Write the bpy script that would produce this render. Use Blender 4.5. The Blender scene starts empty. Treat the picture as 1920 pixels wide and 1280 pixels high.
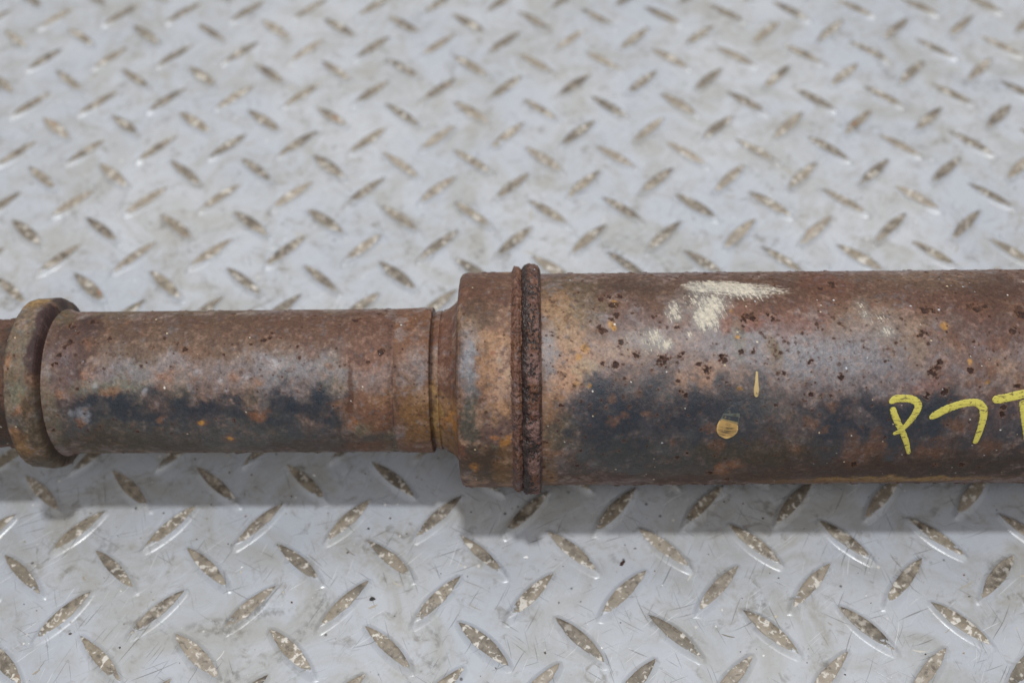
import bpy, math, random
import numpy as np
from mathutils import Matrix, Vector

scene = bpy.context.scene
COL = scene.collection

# ------------------------------------------------------------------ camera
cam_data = bpy.data.cameras.new('camera')
cam = bpy.data.objects.new('camera', cam_data)
COL.objects.link(cam)
CAM_POS = Vector((0.000786, -0.258076, 0.399268))
RW = Matrix(((0.9998333897429545, 0.00396942973344528, -0.017816744447380222),
             (0.007717371713153995, 0.7926180715438872, 0.6096696112102901),
             (0.016541914307396197, -0.6097055324392721, 0.7924553796785061)))
M = RW.transposed().to_4x4()
M.translation = CAM_POS
cam.matrix_world = M
cam_data.sensor_width = 36.0
cam_data.lens = 43.2
cam_data.clip_start = 0.02
cam_data.clip_end = 60.0
cam_data.dof.use_dof = True
cam_data.dof.focus_distance = 0.408
cam_data.dof.aperture_fstop = 6.1
cam_data.dof.aperture_blades = 7
scene.camera = cam

# ------------------------------------------------------------------ light
world = bpy.data.worlds.new('World')
scene.world = world
world.use_nodes = True
bg = world.node_tree.nodes['Background']
bg.inputs['Color'].default_value = (1.0, 0.985, 0.96, 1)
bg.inputs['Strength'].default_value = 0.40

def area_lamp(name, loc, target, size, power, colour, shape='DISK', size_y=None):
    d = bpy.data.lights.new(name, 'AREA')
    d.shape = shape
    d.size = size
    if size_y: d.size_y = size_y
    d.energy = power
    d.color = colour
    o = bpy.data.objects.new(name, d)
    COL.objects.link(o)
    o.location = loc
    o.rotation_euler = (Vector(target) - Vector(loc)).to_track_quat('-Z', 'Y').to_euler()
    return o
area_lamp('key_lamp', (0.03, 0.09, 2.4), (0, 0, 0), 0.15, 27.5, (0.96, 0.985, 1.0))
area_lamp('rear_fill_panel', (0.0, 1.7, 2.3), (0, 0.1, 0), 2.4, 17.0, (1.0, 0.99, 0.97), 'RECTANGLE', 1.6)  # unseen fill, added to brighten the far part of the plate
area_lamp('front_fill_panel', (0.2, -1.3, 2.2), (0, 0, 0), 1.8, 14.0, (0.95, 0.975, 1.0), 'RECTANGLE', 1.0)  # unseen fill, added to lift the lug skirts that face the camera

scene.view_settings.view_transform = 'Standard'
scene.view_settings.look = 'None'
scene.view_settings.exposure = 0.0
scene.view_settings.gamma = 1.0

# ------------------------------------------------------------------ helpers
def lin(c):
    c = np.asarray(c, float) / 255.0
    return np.where(c <= 0.04045, c / 12.92, ((c + 0.055) / 1.055) ** 2.4)

def smooth(a, b, x):
    t = np.clip((x - a) / (b - a), 0, 1)
    return t * t * (3 - 2 * t)

def _hash(ix, iy, seed):
    h = (ix.astype(np.uint32) * np.uint32(374761393) + iy.astype(np.uint32) * np.uint32(668265263)
         + np.uint32((seed * 2246822519) & 0xffffffff))
    h = (h ^ (h >> np.uint32(13))) * np.uint32(1274126177)
    h = h ^ (h >> np.uint32(16))
    return (h & np.uint32(0xffff)).astype(np.float32) / 65535.0

def vnoise(x, y, seed):
    xf = np.floor(x); yf = np.floor(y)
    ix = (xf + 40000).astype(np.int64); iy = (yf + 40000).astype(np.int64)
    fx = x - xf; fy = y - yf
    fx = fx * fx * fx * (fx * (fx * 6 - 15) + 10); fy = fy * fy * fy * (fy * (fy * 6 - 15) + 10)
    a = _hash(ix, iy, seed); b = _hash(ix + 1, iy, seed)
    c = _hash(ix, iy + 1, seed); d = _hash(ix + 1, iy + 1, seed)
    return (a * (1 - fx) + b * fx) * (1 - fy) + (c * (1 - fx) + d * fx) * fy

def fbm(x, y, seed, octaves=4, gain=0.5):
    t = 0; a = 1; s = 0
    for o in range(octaves):
        ca, sa = math.cos(0.6 + o), math.sin(0.6 + o)
        t = t + a * vnoise((x * ca - y * sa) * 2 ** o, (x * sa + y * ca) * 2 ** o, seed + 17 * o)
        s += a; a *= gain
    return t / s

def mesh_from_arrays(name, co, quads, tris=None, smooth_shade=True):
    me = bpy.data.meshes.new(name)
    nq = len(quads); nt = 0 if tris is None else len(tris)
    me.vertices.add(len(co)); me.vertices.foreach_set('co', np.asarray(co, np.float32).ravel())
    me.loops.add(nq * 4 + nt * 3)
    li = np.asarray(quads, np.int32).ravel()
    if nt: li = np.concatenate([li, np.asarray(tris, np.int32).ravel()])
    me.loops.foreach_set('vertex_index', li)
    me.polygons.add(nq + nt)
    st = np.arange(nq, dtype=np.int32) * 4
    if nt: st = np.concatenate([st, nq * 4 + np.arange(nt, dtype=np.int32) * 3])
    me.polygons.foreach_set('loop_start', st)
    me.polygons.foreach_set('use_smooth', np.full(nq + nt, smooth_shade, bool))
    me.update(calc_edges=True)
    me.validate()
    return me

def link(name, me, mat, parent=None):
    o = bpy.data.objects.new(name, me)
    COL.objects.link(o)
    if mat: me.materials.append(mat)
    if parent: o.parent = parent
    return o

def set_colour(me, rgba):
    at = me.attributes.new('coat', 'FLOAT_COLOR', 'POINT')
    at.data.foreach_set('color', np.asarray(rgba, np.float32).ravel())

class Nodes:
    """small wrapper for writing node trees"""
    def __init__(self, name):
        self.mat = bpy.data.materials.new(name)
        self.mat.use_nodes = True
        self.nt = self.mat.node_tree
        self.nt.nodes.clear()
        self.out = self.nt.nodes.new('ShaderNodeOutputMaterial')
        self.p = self.nt.nodes.new('ShaderNodeBsdfPrincipled')
        self.nt.links.new(self.p.outputs[0], self.out.inputs[0])
    def n(self, kind, **kw):
        nd = self.nt.nodes.new('ShaderNode' + kind)
        for k, v in kw.items(): setattr(nd, k, v)
        return nd
    def l(self, a, b): self.nt.links.new(a, b)
    def put(self, sock, v):
        if isinstance(v, bpy.types.NodeSocket): self.l(v, sock)
        else: sock.default_value = v
    def math(self, op, a, b=0.0, c=None, clamp=False):
        nd = self.n('Math', operation=op, use_clamp=clamp)
        self.put(nd.inputs[0], a); self.put(nd.inputs[1], b)
        if c is not None: self.put(nd.inputs[2], c)
        return nd.outputs[0]
    def noise(self, vec, scale, detail=3, rough=0.55, dist=0.0):
        nd = self.n('TexNoise')
        self.put(nd.inputs['Vector'], vec)
        nd.inputs['Scale'].default_value = scale
        nd.inputs['Detail'].default_value = detail
        nd.inputs['Roughness'].default_value = rough
        nd.inputs['Distortion'].default_value = dist
        return nd.outputs['Fac']
    def ramp(self, v, a, b, lo=0.0, hi=1.0):
        nd = self.n('MapRange', interpolation_type='SMOOTHSTEP')
        self.put(nd.inputs[0], v)
        nd.inputs[1].default_value = a; nd.inputs[2].default_value = b
        nd.inputs[3].default_value = lo; nd.inputs[4].default_value = hi
        return nd.outputs[0]
    def mix(self, f, a, b, mode='MIX'):
        nd = self.n('Mix', data_type='RGBA', blend_type=mode)
        self.put(nd.inputs[0], f)
        for s, v in ((nd.inputs[6], a), (nd.inputs[7], b)):
            if isinstance(v, bpy.types.NodeSocket): self.l(v, s)
            else: s.default_value = (*[float(q) for q in v[:3]], 1)
        return nd.outputs[2]
    def map(self, vec, scale=(1, 1, 1), rot=(0, 0, 0), loc=(0, 0, 0)):
        nd = self.n('Mapping')
        self.l(vec, nd.inputs[0])
        nd.inputs['Location'].default_value = loc
        nd.inputs['Rotation'].default_value = rot
        nd.inputs['Scale'].default_value = scale
        return nd.outputs[0]

# ------------------------------------------------------------------ materials
def plate_material():
    g = Nodes('painted_tread_plate')
    pos = g.n('NewGeometry').outputs['Position']
    wear = g.n('Attribute', attribute_name='wear').outputs['Fac']
    # --- grey enamel with cloudy grime
    big = g.noise(pos, 14, 3, 0.55)
    mid = g.noise(pos, 55, 5, 0.62, 0.6)
    fine = g.noise(pos, 420, 4, 0.65)
    vfine = g.noise(pos, 1500, 2, 0.6)
    base = g.mix(g.ramp(big, 0.35, 0.68), lin((174, 178, 186)), lin((184, 186, 191)))
    grime = g.math('MULTIPLY', g.ramp(mid, 0.50, 0.70), g.ramp(fine, 0.30, 0.65))
    cloud = g.ramp(g.noise(pos, 30, 5, 0.65, 1.2), 0.42, 0.68)
    base = g.mix(g.math('MULTIPLY', cloud, 0.6), base, lin((154, 150, 141)))
    base = g.mix(g.math('MULTIPLY', grime, 0.55), base, lin((146, 138, 126)))
    soot = g.math('MULTIPLY', g.ramp(g.noise(pos, 32, 4, 0.6, 0.8), 0.58, 0.74), g.ramp(fine, 0.42, 0.62))
    base = g.mix(g.math('MULTIPLY', soot, 0.8), base, lin((104, 102, 99)))
    smut = g.math('MULTIPLY', g.ramp(g.noise(g.map(pos, (1, 1, 1), (0, 0, 0), (5.3, 2.2, 0)), 130, 5, 0.7, 1.0), 0.54, 0.70), g.ramp(mid, 0.35, 0.6))
    base = g.mix(g.math('MULTIPLY', smut, 0.7), base, lin((118, 112, 104)))
    base = g.mix(g.ramp(fine, 0.58, 0.78, 0, 0.22), base, lin((140, 138, 134)))
    base = g.mix(g.ramp(vfine, 0.60, 0.80, 0, 0.18), base, lin((205, 206, 208)))
    # --- long thin scratches, three directions, dark and light
    def scratches(angle, seed, th, sc=1.0):
        warp = g.n('VectorMath', operation='ADD')
        g.l(pos, warp.inputs[0])
        nz = g.n('TexNoise'); g.l(pos, nz.inputs['Vector']); nz.inputs['Scale'].default_value = 18
        sca = g.n('VectorMath', operation='SCALE'); g.l(nz.outputs['Color'], sca.inputs[0]); sca.inputs['Scale'].default_value = 0.012
        g.l(sca.outputs[0], warp.inputs[1])
        v = g.map(warp.outputs[0], (1, 1, 1), (0, 0, angle), (seed, seed * 0.7, 0))
        v = g.map(v, (55 * sc, 1900 * sc, 1))
        m = g.noise(v, 1.0, 1, 0.4)
        gate = g.ramp(g.noise(g.map(pos, (1, 1, 1), (0, 0, 0), (seed, 0, 0)), 30, 2), 0.40, 0.56)
        return g.math('MULTIPLY', g.ramp(m, th, th + 0.07), gate)
    s1 = scratches(0.55, 1.3, 0.68); s2 = scratches(1.25, 4.1, 0.68); s3 = scratches(2.5, 7.7, 0.68); s4 = scratches(1.9, 9.2, 0.70)
    s5 = scratches(-0.35, 12.7, 0.68); s6 = scratches(2.05, 15.9, 0.68)
    dark = g.math('MAXIMUM', g.math('MAXIMUM', s1, s2), g.math('MAXIMUM', s5, s6))
    base = g.mix(g.math('MULTIPLY', dark, 0.62), base, lin((84, 79, 74)))
    base = g.mix(g.math('MULTIPLY', g.math('MAXIMUM', s3, s4), 0.5), base, lin((222, 224, 226)))
    # --- specks
    vo = g.n('TexVoronoi', feature='F1'); g.l(pos, vo.inputs['Vector']); vo.inputs['Scale'].default_value = 210
    sep = g.n('SeparateColor'); g.l(vo.outputs['Color'], sep.inputs[0])
    dot = g.math('MULTIPLY', g.ramp(vo.outputs['Distance'], 0.16, 0.08), g.ramp(sep.outputs[0], 0.90, 0.92))
    base = g.mix(g.math('MULTIPLY', dot, 0.75), base, g.mix(g.ramp(sep.outputs[1], 0.5, 0.55), lin((60, 52, 46)), lin((214, 208, 200))))
    # --- worn crowns of the lugs: bare metal, brown grime, chips of paint
    n1 = g.noise(pos, 230, 4, 0.62, 0.5)
    n2 = g.noise(g.map(pos, (1, 1, 1), (0, 0, 0), (3.1, 1.7, 0)), 420, 3, 0.6, 0.4)
    n3 = g.noise(g.map(pos, (1, 1, 1), (0, 0, 0), (9.1, 5.7, 0)), 46, 2)
    crown = g.mix(g.ramp(n1, 0.36, 0.62), lin((88, 80, 70)), lin((146, 135, 121)))
    crown = g.mix(g.ramp(n3, 0.42, 0.62, 0, 0.55), crown, lin((152, 140, 122)))
    orn = g.n('ObjectInfo').outputs['Random']
    crown = g.mix(g.ramp(orn, 0.55, 1.0, 0, 0.55), crown, lin((168, 156, 142)))
    crown = g.mix(g.ramp(orn, 0.35, 0.0, 0, 0.5), crown, lin((100, 92, 82)))
    crown = g.mix(g.math('MULTIPLY', g.ramp(n2, 0.55, 0.62, 0, 0.9), g.ramp(n3, 0.35, 0.6, 0.35, 1.0)), crown, lin((216, 210, 202)))
    crown = g.mix(g.ramp(n2, 0.42, 0.32, 0, 0.6), crown, lin((74, 66, 58)))
    rsp = g.math('MULTIPLY', g.ramp(g.noise(pos, 95, 2), 0.70, 0.76), 0.7)
    crown = g.mix(rsp, crown, lin((150, 104, 70)))
    edge = g.math('ADD', wear, g.math('MULTIPLY', g.math('SUBTRACT', g.math('ADD', g.math('MULTIPLY', n1, 0.5), g.math('MULTIPLY', n2, 0.5)), 0.5), 1.5))
    wf = g.math('MULTIPLY', g.ramp(edge, 0.47, 0.57), g.ramp(wear, 0.02, 0.2))
    g.l(g.mix(wf, base, crown), g.p.inputs['Base Color'])
    r = g.math('ADD', g.math('MULTIPLY', wf, 0.16), g.ramp(mid, 0.35, 0.75, 0.25, 0.42))
    g.l(r, g.p.inputs['Roughness'])
    g.p.inputs['Specular IOR Level'].default_value = 0.5
    hgt = g.math('ADD', g.math('MULTIPLY', g.noise(pos, 45, 2), 1.6), g.math('MULTIPLY', fine, 0.22))
    hgt = g.math('ADD', hgt, g.math('MULTIPLY', g.math('MULTIPLY', n1, wf), 0.9))
    hgt = g.math('SUBTRACT', hgt, g.math('MULTIPLY', dark, 0.15))
    b = g.n('Bump'); b.inputs['Strength'].default_value = 0.55; b.inputs['Distance'].default_value = 0.00045
    g.l(hgt, b.inputs['Height']); g.l(b.outputs[0], g.p.inputs['Normal'])
    return g.mat

def rust_material():
    g = Nodes('rusty_steel')
    pos = g.n('NewGeometry').outputs['Position']
    at = g.n('Attribute', attribute_name='coat')
    f1 = g.noise(pos, 900, 4, 0.7)
    f2 = g.noise(pos, 2600, 3, 0.7)
    col = g.mix(1.0, at.outputs['Color'], g.mix(g.ramp(f1, 0.25, 0.75), (0.74, 0.74, 0.74), (1.26, 1.25, 1.24)), 'MULTIPLY')
    col = g.mix(g.ramp(f2, 0.62, 0.76, 0, 0.26), col, lin((176, 150, 132)))
    col = g.mix(g.ramp(f2, 0.36, 0.24, 0, 0.35), col, lin((40, 30, 27)))
    g.l(col, g.p.inputs['Base Color'])
    rough = g.math('ADD', at.outputs['Alpha'], g.math('MULTIPLY', g.math('SUBTRACT', f1, 0.5), 0.3), clamp=True)
    g.l(rough, g.p.inputs['Roughness'])
    g.l(g.ramp(at.outputs['Alpha'], 0.35, 0.6, 0.5, 0.22), g.p.inputs['Specular IOR Level'])
    h = g.math('ADD', g.math('MULTIPLY', f1, 0.8), g.math('MULTIPLY', f2, 0.4))
    b = g.n('Bump'); b.inputs['Distance'].default_value = 0.00022
    b.inputs['Strength'].default_value = 0.8
    g.l(h, b.inputs['Height']); g.l(b.outputs[0], g.p.inputs['Normal'])
    return g.mat

def marker_material():
    g = Nodes('yellow_marker_paint')
    pos = g.n('NewGeometry').outputs['Position']
    at = g.n('Attribute', attribute_name='coat')
    f = g.noise(pos, 700, 4, 0.65, 0.5)
    s = g.noise(g.map(pos, (350, 1600, 1600)), 1.0, 3, 0.6)
    col = g.mix(g.ramp(f, 0.35, 0.7, 0, 0.35), at.outputs['Color'], lin((184, 170, 80)))
    col = g.mix(g.ramp(s, 0.56, 0.68, 0, 0.75), col, lin((120, 108, 60)))
    col = g.mix(g.ramp(f, 0.40, 0.30, 0, 0.75), col, lin((94, 86, 58)))
    g.l(col, g.p.inputs['Base Color'])
    g.p.inputs['Roughness'].default_value = 0.55
    gap = g.ramp(g.noise(g.map(pos, (520, 1500, 1500), (0, 0, 0), (3, 1, 2)), 1.0, 3, 0.6), 0.56, 0.68, 1.0, 0.15)
    g.l(gap, g.p.inputs['Alpha'])
    b = g.n('Bump'); b.inputs['Distance'].default_value = 0.0001; b.inputs['Strength'].default_value = 0.6
    g.l(s, b.inputs['Height']); g.l(b.outputs[0], g.p.inputs['Normal'])
    return g.mat

def drip_material():
    g = Nodes('dried_ochre_drip')
    pos = g.n('NewGeometry').outputs['Position']
    at = g.n('Attribute', attribute_name='coat')
    f = g.noise(pos, 600, 4, 0.6, 0.3)
    col = g.mix(g.ramp(f, 0.58, 0.68, 0, 0.8), at.outputs['Color'], lin((62, 58, 46)))
    col = g.mix(g.ramp(f, 0.45, 0.3, 0, 0.25), col, lin((226, 196, 128)))
    g.l(col, g.p.inputs['Base Color'])
    g.p.inputs['Roughness'].default_value = 0.45
    return g.mat

def grit_material():
    g = Nodes('loose_grit')
    at = g.n('Attribute', attribute_name='coat')
    g.l(at.outputs['Color'], g.p.inputs['Base Color'])
    g.p.inputs['Roughness'].default_value = 0.8
    return g.mat

M_PLATE = plate_material()
M_RUST = rust_material()
M_MARK = marker_material()
M_DRIP = drip_material()
M_GRIT = grit_material()

# ------------------------------------------------------------------ the tread plate
PX = 0.033; PY = 0.033 * 1.0204
ROT = math.radians(2.280)
ORG = Vector((-0.05074, -0.05057, 0))
def lattice(i, j):
    x, y = i * PX, j * PY
    c, s = math.cos(ROT), math.sin(ROT)
    return Vector((ORG.x + c * x - s * y, ORG.y + s * x + c * y, 0))

floor_me = mesh_from_arrays('floor', [(-2.5, -2.5, 0), (2.5, -2.5, 0), (2.5, 2.5, 0), (-2.5, 2.5, 0)], [(0, 1, 2, 3)])
floor = link('floor', floor_me, M_PLATE)
floor['kind'] = 'structure'
floor['label'] = 'grey painted steel tread plate with raised worn lugs'

HALF_L, HALF_W, H_LUG = 0.0124, 0.00205, 0.0012
def make_lug(rng, ang):
    n = 18
    hl = HALF_L * rng.uniform(0.95, 1.03); hw = HALF_W * rng.uniform(0.92, 1.08)
    up = rng.uniform(1.0, 1.25); dn = rng.uniform(0.75, 1.0); skew = rng.uniform(-0.12, 0.12)
    ts = [math.cos(math.pi * k / n) for k in range(n + 1)]
    prof = lambda t: (1 - abs(t) ** 1.9) * (1 + skew * t)
    out = [(t * hl, prof(t) * hw * up) for t in ts] + [(t * hl, -prof(t) * hw * dn) for t in ts[::-1][1:-1]]
    m = len(out)
    # outward normals of the outline
    nor = []
    for k in range(m):
        a = out[k - 1]; b = out[(k + 1) % m]
        dx, dy = b[0] - a[0], b[1] - a[1]; l = math.hypot(dx, dy) or 1
        nor.append((dy / l, -dx / l))
    nor[0] = (1, 0); nor[n] = (-1, 0)
    sgn = 1 if nor[n // 2][1] > 0 else -1
    nor = [(a * sgn, b * sgn) if k not in (0, n) else (a, b) for k, (a, b) in enumerate(nor)]
    rings = [(None, 0.60, 1.00, 1.0), (0.0, 1, 0.94, 0.92), (0.00020, 1, 0.86, 0.58), (0.00050, 1, 0.58, 0.20),
             (0.00095, 1, 0.27, 0.04), (0.00145, 1, 0.07, 0.0), (0.0020, 1, -0.06, 0.0)]
    dwx, dwy = -math.sin(ang), -math.cos(ang)      # crown colour held back on the side that faces the near edge of the plate
    co, wear = [], []
    for off, sc, z, w in rings:
        for k, (x, y) in enumerate(out):
            if off is None:
                co.append((x * 0.93, y * sc, H_LUG * (z + rng.uniform(-0.02, 0.02)))); wear.append(w)
            else:
                tip = abs(x) / hl
                zz = z * (1 - 0.35 * max(0, tip - 0.75) / 0.25) if z > 0 else z
                wide = 1 + (0.35 * max(0, -nor[k][0] * math.sin(ang) - nor[k][1] * math.cos(ang)) if z < 0.6 else 0)
                co.append((x + nor[k][0] * off * 0.9 * wide, y + nor[k][1] * off * wide, H_LUG * zz)); wear.append(w * (1 - 0.25 * max(0, tip - 0.8) / 0.2))
    wear = [max(0.0, w - 0.13 * max(0.0, (c[0] * dwx + c[1] * dwy) / (hw * 0.9)) * (0.5 + 0.5 * min(1, w))) if w > 0 else 0.0 for w, c in zip(wear, co)]
    quads = []
    for r in range(len(rings) - 1):
        for k in range(m):
            a, b = r * m + k, r * m + (k + 1) % m
            quads.append((a, b, b + m, a + m) if True else None)
    # crown: pair top and bottom outline points
    for k in range(n):
        a, b = k, k + 1
        c, d = (m - k) % m, (m - k - 1) % m
        if k == 0: quads.append((a, d, b, b))
        elif k == n - 1: quads.append((a, c, b, b))
        else: quads.append((a, c, d, b))
    tris = [(q[0], q[1], q[2]) for q in quads if q[2] == q[3]]
    quads = [q for q in quads if q[2] != q[3]]
    return co, quads, tris, wear

rng = random.Random(5)
lug_meshes = []
lug_raw = []
for k in range(24):
    co, quads, tris, wear = make_lug(rng, math.radians(-45.6 if k < 12 else 45.6))
    # face orientation up
    me = mesh_from_arrays('lug', co, quads, tris)
    import bmesh
    bm = bmesh.new(); bm.from_mesh(me); bmesh.ops.recalc_face_normals(bm, faces=bm.faces)
    if sum(f.normal.z * f.calc_area() for f in bm.faces) < 0: bmesh.ops.reverse_faces(bm, faces=bm.faces)
    for f in bm.faces: f.smooth = True
    bm.to_mesh(me); bm.free()
    at = me.attributes.new('wear', 'FLOAT', 'POINT')
    at.data.foreach_set('value', np.asarray(wear, np.float32))
    me.materials.append(M_PLATE)
    lug_meshes.append(me)

spots = []
for i2 in range(-26, 34):
    for j2 in range(-12, 34):
        if (i2 - j2) % 2: continue
        if (i2 % 2) != (j2 % 2): continue
        i, j = i2 / 2, j2 / 2
        p = lattice(i, j)
        half = 0.173 + 0.094 * (p.y + 0.0964) / 0.37
        cx = -0.0083 - 0.0033 * (p.y + 0.0964) / 0.37
        ang = math.radians(-45.6) if i2 % 2 == 0 else math.radians(45.6)
        excess = max(abs(p.x - cx) - half, -0.1005 - p.y, p.y - 0.279)
        spots.append((excess, p, ang))
inside = sorted([s for s in spots if s[0] < 0.008], key=lambda s: s[1].y)
single = inside[:300]
rest = inside[300:] + [s for s in spots if 0.008 <= s[0] < 0.09]
def lug_matrix(p, ang, r):
    fl = 0
    return (Matrix.Translation((p.x + r.uniform(-.0003, .0003), p.y + r.uniform(-.0003, .0003), 0))
            @ Matrix.Rotation(ROT + ang + fl + r.uniform(-0.035, 0.035), 4, 'Z'))
for e, p, ang in single:
    o = bpy.data.objects.new('lug', lug_meshes[rng.randrange(12) + (12 if ang > 0 else 0)])
    COL.objects.link(o)
    o.parent = floor
    o.matrix_world = lug_matrix(p, ang, rng)
# lugs outside or at the rim of the view: one joined piece
vco, vq, vt, vw = [], [], [], []
for e, p, ang in rest:
    me = lug_meshes[rng.randrange(12) + (12 if ang > 0 else 0)]
    mt = lug_matrix(p, ang, rng); base = len(vco)
    vco += [tuple(mt @ v.co) for v in me.vertices]
    for f in me.polygons:
        ids = [base + q for q in f.vertices]
        (vq if len(ids) == 4 else vt).append(ids)
    vw += [d.value for d in me.attributes['wear'].data]
me = mesh_from_arrays('outer_lugs', vco, vq, vt)
me.attributes.new('wear', 'FLOAT', 'POINT').data.foreach_set('value', np.asarray(vw, np.float32))
o = link('outer_lugs', me, M_PLATE, floor); o['kind'] = 'stuff'

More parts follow.
